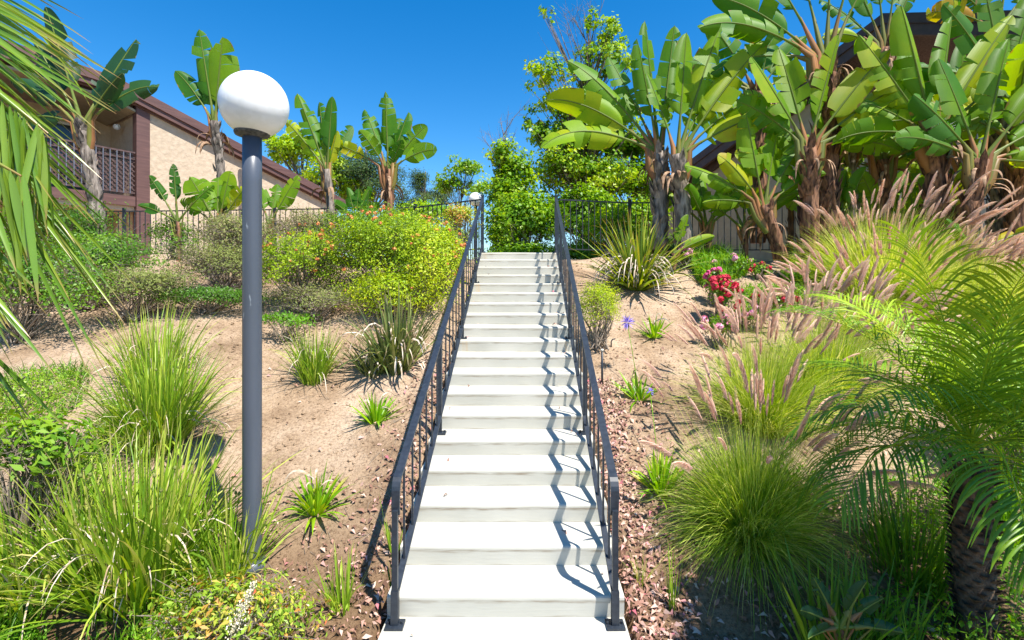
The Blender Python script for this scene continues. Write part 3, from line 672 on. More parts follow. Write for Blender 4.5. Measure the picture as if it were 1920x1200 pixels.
banana(1548,115,8.6,3.35,.17,[(-48,0,.75,1.5,.5,.4,.1,.3),(-60,-.1,.75,1.6,.48,.55,0,.35),(-28,0,1.0,1.3,.4,.2,.3,.2),(-10,.1,1.1,1.3,.4,.1,.2,.2),(3,0,1.1,1.2,.4,.05,0,.2),(12,-.1,1.1,1.2,.4,.1,.2,.3),(24,0,1.0,1.2,.42,.2,.3,.3),(-75,.1,.6,1.3,.46,.7,0,.2)],
    'thick-trunked plant whose olive stalks fan out past the top of the picture, right of centre', dead=10)
banana(1516,275,8.2,1.9,.13,[(-30,0,.5,1.25,.48,.12,.2,.5),(-12,.1,.55,1.2,.46,.1,-.2,.55),(14,0,.5,1.4,.42,.1,.3,.55),(34,-.1,.55,1.35,.42,.2,0,.7),(50,0,.55,1.4,.42,.3,0,.8),(66,-.1,.5,1.2,.4,.45,0,.7),(-45,.1,.35,1.0,.45,.5,.2,.35),(25,.3,.4,1.2,.45,.3,.4,.45),(78,0,.5,1.0,.4,.7,0,.5)],
    'reddish brown trunk plant with bright yellow-green leaves in the middle of the right row', dead=8)
banana(1432,385,8.3,.9,.10,[(-55,0,.5,.95,.34,.4,0,.5),(-10,0,.45,1.1,.46,.15,.1,.55),(12,.1,.5,.9,.4,.2,.4,.45),(-35,-.1,.4,.75,.34,.8,0,.85),(30,.1,.45,.9,.4,.4,0,.4),(-75,.1,.35,.6,.3,.8,0,.6),(50,0,.35,.8,.36,.8,0,.4)],
    'shorter plant leaning left with a brown leaning trunk between the second and middle plants', lean=(-.28,0), dead=10)
banana(1752,255,8.0,2.0,.15,[(-34,0,.55,1.45,.56,.1,.1,.6),(-18,-.1,.6,1.5,.56,.1,-.1,.55),(12,.1,.7,1.4,.4,.1,.4,.4),(30,0,.6,1.7,.40,.12,.2,.75),(44,-.1,.7,1.5,.42,.25,0,.7),(-52,.1,.5,1.0,.4,.6,0,.5),(-3,.3,.5,1.2,.45,.1,.2,.4),(62,0,.5,1.1,.42,.5,0,.4),(-80,0,.5,1.1,.42,.6,0,.35)],
    'big plant with a spiky white flower at its crown, upper right', dead=10)
banana(1838,300,7.6,1.5,.12,[(-40,0,.4,1.0,.5,.3,0,.25),(-15,.1,.5,1.2,.45,.15,.3,.35),(12,0,.6,1.3,.44,.15,.2,.5),(35,-.1,.6,1.4,.44,.2,0,.55),(58,0,.5,1.3,.44,.3,0,.45),(76,0,.4,1.1,.40,.5,0,.5),(-62,0,.4,.9,.4,.7,0,.3),(90,-.1,.35,.9,.34,.6,0,.7)],
    'plant with a leaning shaggy brown trunk near the pale column, right edge', lean=(.32,0), dead=14)
banana(1592,265,9.0,1.9,.085,[(30,0,.3,1.0,.36,.7,0,.95),(62,0,.3,.8,.3,.9,0,1.0),(-20,0,.3,1.0,.4,.4,0,.4),(85,0,.3,.8,.3,.6,0,.6),(8,0,.3,1.0,.4,.2,0,.5),(48,.1,.35,.9,.36,.5,0,.95)],
    'thin grey-trunked plant with scorched orange leaves behind the middle plant', grey=True, dead=8, lean=(-.1,0))
banana(1885,170,8.5,2.9,.165,[(-30,0,.5,1.3,.42,.3,0,.3),(-10,0,.6,1.3,.42,.2,0,.3),(15,0,.6,1.3,.42,.2,0,.4),(40,0,.6,1.3,.42,.3,0,.4),(-60,.1,.5,1.1,.42,.6,0,.25),(65,0,.5,1.1,.4,.6,0,.3)],
    'tall plant with a thick smooth grey trunk at the far right beside the pale column', grey=True, dead=6, lean=(.05,0))
banana(1660,90,10.6,3.9,.15,[(-60,0,.55,.8,.3,1.1,0,.8),(-22,0,.7,1.2,.4,.2,0,.3),(-6,0,.9,1.2,.4,.1,0,.3),(8,0,.9,1.2,.4,.1,0,.3),(22,0,.8,1.2,.4,.2,0,.3),(-40,.1,.6,1.1,.4,.4,0,.2)],
    'plant with purplish stalks rising in front of the dark gable peak', dead=30)
banana(1870,55,9.6,3.9,.12,[(-60,0,.4,1.0,.42,.9,0,.97),(-35,0,.5,1.0,.45,1.2,0,.3),(-15,0,.6,1.2,.42,.3,0,.3),(10,0,.6,1.2,.42,.3,0,.4),(35,0,.6,1.2,.42,.4,0,.4)],
    'plant with a drooping orange-brown leaf at the top right corner', dead=14)
ug = [(1325,425,9.0,9,.30,'cluster of broad young leaves at the fence right of the two grey trunks',45),
      (1395,430,8.9,5,.3,'low clump of wide leaves at the fence left of the leaning brown trunk',50),
      (1575,425,8.7,9,.36,'upright clump of olive stalks between the middle plant and the plume grass',32),
      (1655,420,9.0,9,.36,'dark clump of broad leaves behind the top of the big plume grass',55),
      (1715,430,8.9,6,.3,'low clump with a bright upright leaf left of the shaggy leaning trunk',45),
      (1775,432,8.2,3,.26,'single bright green upright leaf pair between the two big right trunks',20),
      (1905,370,8.8,7,.36,'pale green clump beside the far right trunk',50),
      (1480,330,9.3,7,.42,'tangle of shaded leaves behind the middle plant trunk',65),
      (1650,320,9.5,8,.42,'mass of shaded leaves hanging in front of the olive wall between the trunks',75),
      (1800,330,9.4,7,.42,'shaded leaf cluster behind the leaning shaggy trunk',70)]
for px,py,d,n,w,lab,sp in ug:
    z = P(px,py,d)[2]-2.5
    banana(px,py,d,max(.25,z),.05,fan(n,sp,.35,.75,w,.5,(.3,.75)),lab,name='young_banana_plant',group='young broad-leaved plants along the fence',dead=0)
banana(1830,470,7.0,.45,.03,[(66,0,.25,.85,.17,.18,.1,.93),(-40,0,.2,.4,.16,.5,.2,.3)], 'low plant with one long yellow leaf pointing right above the plume grass', name='young_banana_plant', group='young broad-leaved plants along the fence', dead=0)
banana(1262,475,8.4,.3,.03,[(62,0,.2,.55,.2,.5,.1,.6),(20,0,.2,.5,.2,.2,.1,.5)], 'low leaf pair arching right at the foot of the two grey trunks', name='young_banana_plant', group='young broad-leaved plants along the fence', dead=0)
banana(1655,300,8.9,1.6,.11,fan(8,68,.45,1.1,.44,.3,(.35,.75)),'dense plant of upright leaves between the middle plant and the white-flowered one',dead=6)
banana(1905,260,8.2,2.0,.12,fan(9,70,.5,1.35,.44,.35,(.4,.8)),'leafy plant cut by the right edge of the picture beside the thick grey trunk',dead=6)
banana(1800,260,9.0,2.0,.11,fan(7,55,.5,1.2,.42,.25,(.3,.7)),'plant rising between the white-flowered one and the thick grey trunk at the far right',dead=4)
# white spiky flower
fl = P(1757,250,7.78); r_ = empty('spiky_flower', 'spiky white flower in the crown of the big upper right plant', 'flower', fl)
a = Acc(); n = 22; an = R.uniform(-1.25,1.25,n); strips(a, np.repeat(fl[None],n,0), np.stack([np.sin(an), R.normal(0,.3,n)-.2, np.cos(an)],-1), .17+.1*R.random(n), .022, .2, segs=4, pf='blade', fold=.5); rel(a.build('petal', M['globe'], r_), fl)
a = Acc(); tube(a, [fl+np.array([-.12,0,-.04]), fl+np.array([0,0,-.02]), fl+np.array([.2,-.05,.02])], [.02,.045,.008], 8); rel(a.build('bract', M['trimd'], r_), fl)

# ------------------------------------------------------------------ clumps
def clump(px, py, n, L, W, rb, el=(60,90), sag=.8, mat='strap', label='', name='strap_leaf_clump', group=None, fold=.25, pf='blade', v=(.1,.8), lean=(0,0), base=None, stalks=0, dead=0, segs=7, cat='plant'):
    b = G(px,py) if base is None else np.array(base, float)
    root = empty(name, label, cat, b, group)
    th = R.random(n)*2*PI; rr = np.sqrt(R.random(n))*rb
    P0 = np.stack([b[0]+rr*np.cos(th), b[1]+rr*np.sin(th), np.full(n, b[2]-.03)+rr*np.sin(th)*SLOPE*.8], -1)
    e = np.radians(el[0]+(el[1]-el[0])*R.random(n)**.8); az = th+R.normal(0,.5,n)
    D = np.stack([np.cos(e)*np.cos(az)+lean[0], np.cos(e)*np.sin(az)+lean[1], np.sin(e)], -1)
    LL = L*(.45+.65*R.random(n)); kk = np.where(R.random(n) < .14, 4.0, 1.0); S = np.cross(D, [0,0,1.])+R.normal(0,.25,(n,3))
    a = Acc(); strips(a, P0, D, LL, W*(.7+.5*R.random(n)), sag*kk*(.3+1.2*R.random(n)), S=S, segs=segs, pf=pf, fold=fold, v=v[0]+(v[1]-v[0])*R.random(n)**1.3)
    o = a.build('leaves', M[mat], root); rel(o, b)
    if dead:
        dead = int(dead*1.8); a = Acc(); th = R.random(dead)*2*PI; P0 = np.stack([b[0]+rb*np.cos(th)*R.random(dead), b[1]+rb*np.sin(th)*R.random(dead), b[2]+.02+.25*R.random(dead)], -1)
        strips(a, P0, np.stack([np.cos(th), np.sin(th), .4+1.6*R.random(dead)], -1), L*(.35+.5*R.random(dead)), W*.7, 2+4*R.random(dead), segs=7, pf='blade'); rel(a.build('dead_leaves', M['straw'], root), b)
    if stalks:
        a = Acc(); heads = []
        for i in range(stalks):
            t_ = R.random()*2*PI; dd = np.array([.35*math.cos(t_)+lean[0], .35*math.sin(t_), 1]); q = b+np.array([0,0,0]); l = L*(.8+.35*R.random())
            pts = [q+nrm(dd)*l*s+np.array([0,0,-.15*l*s*s]) for s in (0,.3,.6,.8,1)]
            tube(a, pts, .0025, 4, cap=False); heads.append(pts[-1])
        s_ = a.build('flower_stalks', M['lily'], root); rel(s_, b)
        for hp in heads:
            h = Acc(); lathe(h, hp, [(0,-.012),(.008,-.006),(.011,.004),(.006,.014),(0,.02)], 8); rel(h.build('seed_head', M['grey'], s_), b)
    return root
G_D = 'strap-leaved clumps on the left bank'
clump(265,1085,620,1.0,.017,.30,(35,90),.55,'strap','large light green sword-leaf clump in the left foreground, left of the lamp post base',group=G_D,stalks=10,dead=30,v=(.1,.95))
clump(95,1095,330,.85,.016,.3,(30,90),.6,'strap','sword-leaf clump in the bottom left corner, left of the largest foreground clump',group=G_D,dead=20,v=(.1,.95))
clump(430,1090,170,.72,.015,.12,(40,90),.5,'strap','narrow sword-leaf clump with blades crossing the foot of the lamp post',group=G_D,v=(.2,.95),stalks=3)
clump(298,832,600,1.02,.013,.2,(42,90),.75,'strap','tall dense grassy clump on bare soil left of the lamp post, halfway up the bank',group=G_D,stalks=10,dead=30)
clump(290,725,340,.95,.013,.2,(48,90),.6,'strap','grassy clump directly behind and above the tall dense one, left of the lamp post',group=G_D,dead=12)
clump(590,712,260,.68,.012,.13,(45,90),.6,'strap','rounded grassy clump on bare soil just right of the lamp post',group=G_D,dead=14,stalks=2)
clump(640,1150,46,.42,.012,.05,(60,90),.35,'strap','small sparse tuft beside the lower steps on the left',group=G_D,v=(.3,.8))
clump(738,1040,18,.42,.010,.03,(68,90),.2,'strap','thin tuft of a few upright blades against the lower left handrail post',group=G_D,v=(.3,.7))
clump(738,1105,26,.16,.006,.03,(50,90),.4,'green','tiny grass tuft at the corner of the bottom step on the left',group='small tufts')
clump(1200,1095,40,.22,.004,.03,(40,90),.6,'fgrass','tiny wispy grass tuft beside the bottom step on the right',group='small tufts')
clump(1290,975,14,.5,.010,.02,(80,90),.1,'strap','pair of thin upright blades in the dark soil right of the lower steps',group='small tufts',base=G(1262,1150))
clump(745,690,150,.92,.034,.16,(40,90),.5,'flaxdark','broad-bladed flax with dull tattered leaves beside the left handrail',name='flax_plant',group='flax plants',fold=.4,dead=22)
clump(700,700,60,.6,.026,.12,(30,85),.6,'flaxdark','smaller tattered flax at the left foot of the broad-bladed one',name='flax_plant',group='flax plants',fold=.4,dead=8)
clump(1195,540,250,1.22,.038,.12,(14,90),.65,'flax','big yellow-edged flax with orange tips at the top of the slope right of the handrail',name='flax_plant',group='flax plants',fold=.4,dead=60,v=(.05,.75))
G_L = 'small lily rosettes on the bare soil'
for px,py,n,L,lab,vv in ((705,792,60,.34,'small lily rosette on bare soil beside the middle of the left handrail',(.1,.7)),
    (592,962,75,.38,'lily rosette with yellow outer leaves between the lamp post and the lower left handrail',(.1,.9)),
    (1238,925,70,.40,'yellow-green lily rosette beside the lower right handrail, next to the big plume grass',(.2,.95)),
    (1198,748,44,.36,'lily rosette halfway up beside the right handrail with a purple bud',(.1,.7)),
    (1226,632,55,.36,'lily rosette beside the purple flower on the right bank',(.1,.7))):
    clump(px,py,n,L,.026,.03,(14,88),.55,'lily',lab,name='lily_rosette',group=G_L,fold=.3,pf='strap',v=vv,dead=4)
clump(1560,1175,70,.62,.022,.10,(55,90),.3,'green','upright sword-leaf clump in the shade at the bottom right',name='iris_clump',group='sword-leaf clumps in the bottom right corner',fold=.3,base=(1.72,2.72,-.02))
clump(1700,1110,220,.62,.012,.22,(50,90),.5,'green','dark grassy clump between the plume grass and the small palm trunk',name='iris_clump',group='sword-leaf clumps in the bottom right corner',base=G(1700,1075))
clump(1640,1180,90,.5,.014,.16,(50,90),.5,'green','grassy clump at the bottom edge left of the small palm trunk',name='iris_clump',group='sword-leaf clumps in the bottom right corner',base=(2.1,2.85,-.02))
clump(1900,1100,200,.7,.016,.25,(40,90),.6,'cover','bright grassy clump at the right edge behind the small palm',name='iris_clump',group='sword-leaf clumps in the bottom right corner',base=G(1915,1010))
clump(1890,545,70,.5,.018,.12,(40,90),.5,'strap','clump of upright blades at the right edge below the far right trunk',name='iris_clump',group='sword-leaf clumps in the bottom right corner',base=G(1895,520))

# purple agapanthus
for px,py,d,hpx,lab,s in ((1176,605,5.55,740,'purple agapanthus flower head on a thin stalk beside the right handrail',1.0),(1219,735,4.6,900,'small purple agapanthus bud beside the middle lily rosette',.3)):
    t_ = P(px,py,d); b = G(px+22 if s==1 else px+18,hpx); r_ = empty('agapanthus', lab, 'flower', b)
    a = Acc(); tube(a, [b, b*.4+t_*.6+np.array([0,0,.02]), t_], .0035, 5, v=.3); rel(a.build('stem', M['lily'], r_), b)
    n = int(60*s)+8; a = Acc(); D = nrm(R.normal(0,1,(n,3))+np.array([0,0,.3])); strips(a, t_+D*.01, D, .075*s+.01, .010, .5, segs=3, pf='lance'); rel(a.build('petals', M['purple'], r_), b)


# ------------------------------------------------------------------ fountain grasses
def plume_mesh(seed, curve):
    rg = np.random.default_rng(seed); a = Acc(); n = 520; t = rg.random(n); th = rg.random(n)*2*PI
    ax = lambda s: np.stack([curve*s*s, 0*s, s*.15], -1)
    rad = .0085*np.sin(PI*np.clip(t*.9+.08,0,1))**.6
    rd = np.stack([np.cos(th), np.sin(th), 0*th], -1)
    p = ax(t)+rd*rad[:,None]*.5; tip = p+rd*rad[:,None]*1.25+np.array([curve*.6,0,.024]); sd = np.cross(rd,[0,0,1.])*.0011
    a.add(np.stack([p-sd, p+sd, tip], 1).reshape(-1,3), T=np.arange(n*3).reshape(-1,3), v=np.clip(.25+.5*t+rg.normal(0,.18,n),0,1))
    s = np.linspace(0,1,6); tube(a, ax(s), [.002,.0035,.004,.0035,.003,.001], 5, v=.4)
    o = a.build('plume', M['plume']); return o
protos = [plume_mesh(i, c) for i, c in enumerate((.0,.02,.035,.055))]
for o in protos: COL.objects.unlink(o)
def fountain(px, py, n, L, rb, npl, label, wind=(0,0), plL=1.1, el=(25,90), sag=1.1, W=.0045, v=(.1,.8), base=None, ps=1.0):
    b = G(px,py) if base is None else np.array(base, float); root = empty('fountain_grass', label, 'grass', b, 'fountain grasses on the right bank')
    th = R.random(n)*2*PI; rr = np.sqrt(R.random(n))*rb
    P0 = np.stack([b[0]+rr*np.cos(th), b[1]+rr*np.sin(th), np.full(n,b[2]-.02)+rr*np.sin(th)*SLOPE*.7], -1)
    e = np.radians(el[0]+(el[1]-el[0])*R.random(n)**.9); az = th+R.normal(0,.6,n)
    D = np.stack([np.cos(e)*np.cos(az)+wind[0]*.5, np.cos(e)*np.sin(az), np.sin(e)], -1)
    a = Acc(); strips(a, P0, D, L*(.5+.6*R.random(n)), W*(.7+.6*R.random(n)), sag*(.5+R.random(n)), segs=7, v=v[0]+(v[1]-v[0])*R.random(n))
    rel(a.build('blades', M['fgrass'], root), b)
    m = npl; th = R.random(m)*2*PI; e = np.radians(42+48*R.random(m)); rr = np.sqrt(R.random(m))*rb
    P0 = np.stack([b[0]+rr*np.cos(th), b[1]+rr*np.sin(th), np.full(m,b[2])], -1)
    D = np.stack([np.cos(e)*np.cos(th)+wind[0], np.cos(e)*np.sin(th)+wind[1], np.sin(e)], -1)
    a = Acc(); C = strips(a, P0, D, plL*(.75+.35*R.random(m)), .003, .26*(.4+R.random(m)), segs=8, pf='even', v=.7)
    rel(a.build('stems', M['fgrass'], root), b)
    for i in range(m):
        d = nrm(C[i,-1]-C[i,-2]); pr = protos[R.integers(0,4)].copy(); COL.objects.link(pr); pr.name = 'plume'; pr.parent = root
        # x axis of the plume (its bend) points outward/down
        z = Vector(d); x = Vector((d[0]+wind[0]+1e-3, d[1], -.6)); x = (x - z*x.dot(z)).normalized(); y = z.cross(x)
        from mathutils import Matrix
        sc = ps*(.75+.6*R.random()); mt = Matrix((x*sc, y*sc, z*sc*(1+.3*R.random()))).transposed().to_4x4(); mt.translation = Vector(C[i,-1]-b)
        pr.matrix_local = mt
fountain(1405,1000,4200,.80,.14,60,'big bright green plume grass in the lower right, nearest the stairs',wind=(-.05,0),plL=1.12,el=(5,90),sag=1.25,v=(0,.9),ps=1.15)
fountain(1430,800,2600,.95,.18,85,'plume grass directly behind the nearest big one, below the red geraniums',wind=(.12,0),plL=1.08,v=(.1,1),ps=1.25)
fountain(1550,740,2200,1.0,.25,95,'plume grass half hidden behind the small palm fronds',wind=(.2,0),plL=1.2,v=(.1,1),ps=1.2)
fountain(1655,560,4200,1.35,.4,100,'largest plume grass on the crest, fanning wide below the banana plants',wind=(.18,0),plL=1.38,el=(25,90),sag=.8,v=(.3,1),W=.007,ps=1.45)
fountain(1870,600,2200,1.1,.4,100,'plume grass at the right edge with many pinkish plumes blown to the right',wind=(.3,0),plL=.95,el=(20,85),v=(.4,1),ps=1.35,W=.006)
fountain(1625,625,1000,.7,.25,60,'small plume grass with drooping plumes at the left foot of the largest one',wind=(-.3,-.1),plL=1.1,el=(20,85),v=(.4,1),ps=1.4)
fountain(1760,590,1600,1.0,.35,90,'plume grass between the largest one and the right edge, full of pink plumes',wind=(.25,-.1),plL=.95,el=(20,85),v=(.3,1),ps=1.35,W=.006)

# ------------------------------------------------------------------ pygmy date palm
def palm(b, h, label, n=26, Lr=1.0, r=.10):
    b = np.array(b, float); root = empty('pygmy_date_palm', label, 'palm', b); top = b+np.array([-.04,.0,h])
    t = np.linspace(0,1,16); a = Acc(); tube(a, b+(top-b)*t[:,None]-np.array([0,0,.05]), r*(1-.1*t), 14, rough=.15)
    m = 210; th = np.arange(m)*2.4; zz = np.arange(m)/m; P0 = b+(top-b)*zz[:,None]+np.stack([np.cos(th), np.sin(th), 0*th],-1)*r*.9
    strips(a, P0, np.stack([np.cos(th), np.sin(th), .9+0*th],-1), .055+.03*R.random(m), .05, .2, S=np.stack([-np.sin(th), np.cos(th), 0*th],-1), segs=2, pf='even', fold=.5); rel(a.build('trunk', M['ptrunk'], root), b)
    for i in range(n):
        az = i*2.399+R.normal(0,.15); q = i/n
        if q > .3 and abs((az+PI/2+PI)%(2*PI)-PI) < .30: continue
        el = math.radians(80-78*q+R.normal(0,5)); L = Lr*(.8+.3*R.random())*(1 if q>.1 else .75)
        d = np.array([math.cos(el)*math.cos(az), math.cos(el)*math.sin(az), math.sin(el)]); K = 26; pts=[top+np.array([0,0,.02+.1*(1-q)])]; Ds=[d]
        for k in range(K):
            d = nrm(d+np.array([0,0,-1.])*(1.15+.8*q)/K*(.3+1.3*k/K)); pts.append(pts[-1]+d*L/K); Ds.append(d)
        pts=np.array(pts); Ds=np.array(Ds); a=Acc(); tube(a, pts, np.linspace(.008,.002,K+1), 5, v=.9, cap=False)
        m = 36; s = np.linspace(.14,.99,m); idx = s*K; i0 = np.minimum(idx.astype(int),K-1); fr=(idx-i0)[:,None]
        PP = pts[i0]*(1-fr)+pts[i0+1]*fr; TT = Ds[i0]; S0 = nrm(np.cross(TT,[0,0,1.])); U = np.cross(S0,TT)
        ll = .36*np.sin(PI*(.12+.8*s))**.6*Lr
        tint = .2+.5*R.random()+(.35 if q<.25 else 0)
        for sg in (1,-1):
            dd = S0*sg*.9+TT*(.55+.5*s[:,None])+U*(.35-.1*q)+R.normal(0,.07,(m,3))
            strips(a, PP, dd, ll*(.9+.2*R.random(m)), .0125, 1.0+1.1*q, S=np.cross(dd,U)*0+np.cross(dd,U), segs=6, pf='lance', fold=.35, v=np.clip(tint+R.normal(0,.1,m),0,1))
        rel(a.build('frond', M['palm'], root), b)
palm((2.74,2.95,-.05), 1.08, 'small feathery palm with a rough brown trunk in the right foreground', n=31, Lr=1.24)

# ------------------------------------------------------------------ near palm on the left, mostly out of the frame
rp = empty('fan_palm', 'out-of-focus near palm reaching in from the left edge with long arching leaflets', 'palm', (-2.3,1.2,0))
a = Acc(); tube(a, [(-2.3,1.2,0),(-2.3,1.2,1.2),(-2.28,1.22,2.6)], [.14,.12,.1], 14, rough=.1)
m = 260; th = np.arange(m)*2.4; zz = np.arange(m)/m*2.55; P0 = np.stack([-2.29+np.cos(th)*.11, 1.21+np.sin(th)*.11, zz],-1)
strips(a, P0, np.stack([np.cos(th), np.sin(th), .9+0*th],-1), .08, .07, .2, S=np.stack([-np.sin(th), np.cos(th), 0*th],-1), segs=2, pf='even', fold=.5)
rel(a.build('trunk', M['ptrunk'], rp), rp.location)
def nfrond(r0, r1, n, a0, a1, L, W, sag, v=(.2,.9), dj=.06, fromy=0, S=None):
    a = Acc(); R0 = P(*r0); R1 = P(*r1); hub = np.array([-2.28,1.22,2.6])
    tube(a, [hub, (hub+R0)/2+np.array([0,0,.12]), R0, (R0+R1)/2+np.array([.0,0,.01]), R1], [.014,.012,.009,.006,.002], 6, v=.7, cap=False)
    n = int(n*1.6); W = W*.8; t = np.sort(R.random(n)); P0 = R0+(R1-R0)*t[:,None]+R.normal(0,.004,(n,3))
    an = np.radians(a0+(a1-a0)*t+R.normal(0,5,n)); D = np.stack([np.cos(an), R.normal(0,dj,n), np.sin(an)], -1)
    Sd = np.stack([-np.sin(an), R.normal(.0,.6,n), np.cos(an)],-1)
    strips(a, P0, D, L*(.65+.5*R.random(n)), W*(.6+.6*R.random(n)), sag*(.4+R.random(n)), S=Sd, segs=10, pf='lance', fold=.35, v=v[0]+(v[1]-v[0])*R.random(n))
    rel(a.build('frond', M['palmfg'], rp), rp.location)
nfrond((-220,-140,1.3),(-30,300,1.24), 60, -20, -56, .56, .0125, .2, v=(.1,.85))
nfrond((-260,80,1.15),(-110,480,1.1), 30, -36, -50, .36, .013, .2, v=(.1,.8))
nfrond((-90,120,1.15),(90,250,1.2), 30, -80, -90, .27, .017, .1, v=(.4,.8))
nfrond((-120,260,1.1),(40,330,1.12), 22, -72, -84, .27, .018, .1, v=(.4,.8))
nfrond((-160,-60,1.35),(60,40,1.45), 9, -20, -46, .42, .007, .3, v=(.7,1.0))
nfrond((-200,430,1.3),(-60,640,1.3), 12, -30, -50, .34, .012, .2, v=(.1,.8))

for i_ in range(11):      # rest of the near palm's crown, arching away from the stairs
    az = math.radians(95+i_*19+R.normal(0,5)); el = math.radians(65-45*(i_%3)/2); d = np.array([math.cos(el)*math.cos(az), math.cos(el)*math.sin(az), math.sin(el)])
    if i_ < 2: d = nrm([-.35,.25,.9])+R.normal(0,.1,3)
    K = 14; pts = [np.array([-2.28,1.22,2.58])]; Ds = [d]
    for k in range(K): d = nrm(d+np.array([0,0,-.09])*(.4+k/K*2)); pts.append(pts[-1]+d*.1); Ds.append(d)
    pts = np.array(pts); Ds = np.array(Ds); a = Acc(); tube(a, pts, np.linspace(.014,.003,K+1), 5, v=.7, cap=False)
    for sg in (1,-1):
        q = np.repeat(np.arange(3,K+1),3); S0 = nrm(np.cross(Ds[q],[0,0,1.]))
        strips(a, pts[q]+Ds[q]*R.uniform(0,.1,(len(q),1)), S0*sg+Ds[q]*.8+R.normal(0,.08,(len(q),3)), .38, .014, .9, segs=7, pf='lance', fold=.35, v=.2+.6*R.random(len(q)))
    rel(a.build('frond', M['palmfg'], rp), rp.location)
# ------------------------------------------------------------------ shrubs
def crown_leaves(acc, C, Rad, K, n, size, asp=.5, sig=.22, v=(.1,.9), up=.35, shell=.55, flat=None):
    C = np.array(C, float); Rad = np.array(Rad, float)
    d = nrm(R.normal(0,1,(K,3))); d[:,2] = np.where(d[:,2] < -.35, -d[:,2], d[:,2]); rr = shell+(1-shell)*R.random(K)
    cc = C + d*Rad*rr[:,None]; k = R.integers(0,K,n); g = R.normal(0,1,(n,3)); pos = cc[k]+g*Rad*sig
    N = nrm(pos-C)+R.normal(0,.55,(n,3))+np.array([0,0,up]); tint = R.random(K)
    leaves(acc, pos, N, size*(.6+.7*R.random(n)), asp, v=np.clip(v[0]+(v[1]-v[0])*(.55*tint[k]+.45*R.random(n)),0,1))
    return cc
HEADS = {}
def shrub(name, label, C, Rad, K, n, size, mat, asp=.5, cat='shrub', group=None, twigs=True, flowers=None, sig=.2, v=(.1,.9), shell=.5, loose=0):
    C = np.array(C, float); g = np.array([C[0], C[1], gz(C[0],C[1])]); root = empty(name, label, cat, g, group)
    a = Acc(); cc = crown_leaves(a, C, Rad, K, n, size, asp, sig, v, shell=shell); rel(a.build('foliage', M[mat], root), g)
    if twigs:
        a = Acc()
        for c in cc[:min(K,90)]:
            b0 = g+R.normal(0,.06,3)*[1,1,0]; mid = b0*.45+c*.55+R.normal(0,.06,3); out = c+(c-C)*(.12+loose*R.random())
            tube(a, [b0, mid, c, out], [.010,.006,.003,.0015], 4, cap=False)
            for _ in range(3+int(loose*8)):
                q = mid*.3+c*.7+R.normal(0,.03,3); tube(a, [q, q+R.normal(0,1,3)*np.array(Rad)*.22+np.array([0,0,.04])], [.003,.001], 3, cap=False)
        rel(a.build('twigs', M['twig'], root), g)
    if flowers:
        for nm, mt, nf, fs, sd in flowers:
            idx = R.integers(0,K,nf); ctr = cc[idx]+R.normal(0,1,(nf,3))*np.array(Rad)*.16
            # keep heads near the outside, facing out
            dd = nrm(ctr-C); ctr = C+dd*np.array(Rad)*(.98+.16*R.random(nf))[:,None]; keep = (dd[:,1] < .35); ctr = ctr[keep]
            key = (mt, round(fs,3))
            if key not in HEADS:
                HEADS[key] = []
                for _ in range(3):
                    h = Acc(); pt = nrm(R.normal(0,1,(26,3)))*fs*1.25*np.array([1,1,.7]); leaves(h, pt, pt+R.normal(0,fs*.3,pt.shape), fs*1.4, .9, v=R.random(26))
                    o = h.build('flower_head', M[mt]); COL.objects.unlink(o); HEADS[key].append(o)
            for c in ctr:
                o = HEADS[key][R.integers(0,3)].copy(); COL.objects.link(o); o.name = 'flower_head'; o.parent = root; o.location = tuple(float(q) for q in c-g); o.rotation_euler = (R.normal(0,.4), R.normal(0,.4), R.random()*6)
    return root
OR = [('flower_heads','orange',36,.014,1)]
shrub('lantana_shrub','large bright shrub dotted with orange flower heads, left of the stairs', P(725,480,7.5), (1.1,.8,.66), 240, 19000, .042,'lantana',flowers=[('flower_heads','orange',130,.019,1)],group='flowering shrubs left of the stairs',v=(-.1,.85),sig=.11,shell=.35,loose=.3)
shrub('lantana_shrub','bright shrub spilling along the left handrail below the top of the stairs', P(812,500,7.5), (.42,.9,.60), 120, 9500, .040,'lantana',flowers=[('flower_heads','orange',10,.013,1)],group='flowering shrubs left of the stairs',v=(.3,1))
shrub('lantana_shrub','yellow-green shrub right beside the lamp post, left end of the flowering bank', P(570,505,7.3), (.62,.6,.52), 130, 8500, .040,'lantana',flowers=OR,group='flowering shrubs left of the stairs',v=(0,.9),sig=.12,loose=.4)
shrub('lantana_shrub','low bright mound at the foot of the flowering bank above the tattered flax', P(740,558,6.9), (.72,.42,.36), 110, 7500, .040,'lantana',group='flowering shrubs left of the stairs',v=(.3,1),flowers=[('flower_heads','orange',5,.012,1)])
shrub('lantana_shrub','mid-green shrub behind the orange-flowered one at the fence', P(690,435,8.8), (1.1,.6,.45), 120, 8000, .045,'green',flowers=OR,group='flowering shrubs left of the stairs',v=(.1,1),sig=.12,loose=.6)
shrub('dry_shrub','grey-brown twiggy undergrowth beneath the flowering bank, right of the lamp post', P(590,565,6.9), (.65,.35,.22), 55, 3600, .03,'grey',loose=.5,group='dry twiggy shrubs')
shrub('dry_shrub','airy twiggy shrub in front of the beige wall, left of the lamp post', P(440,455,8.7), (.7,.5,.50), 80, 6500, .038,'grey',loose=1.1,group='dry twiggy shrubs',v=(.0,.9),sig=.16)
shrub('dry_shrub','airy reddish-tipped shrub at the fence right of the lamp post', P(575,435,9.0), (.8,.45,.36), 70, 4600, .042,'grey',loose=.9,group='dry twiggy shrubs',v=(.1,1),sig=.15)
shrub('dry_shrub','dry shrub in front of the lamp post line below the airy one on the left', P(420,505,7.9), (.85,.5,.38), 70, 7000, .034,'grey',loose=.6,group='dry twiggy shrubs',v=(.0,.7))
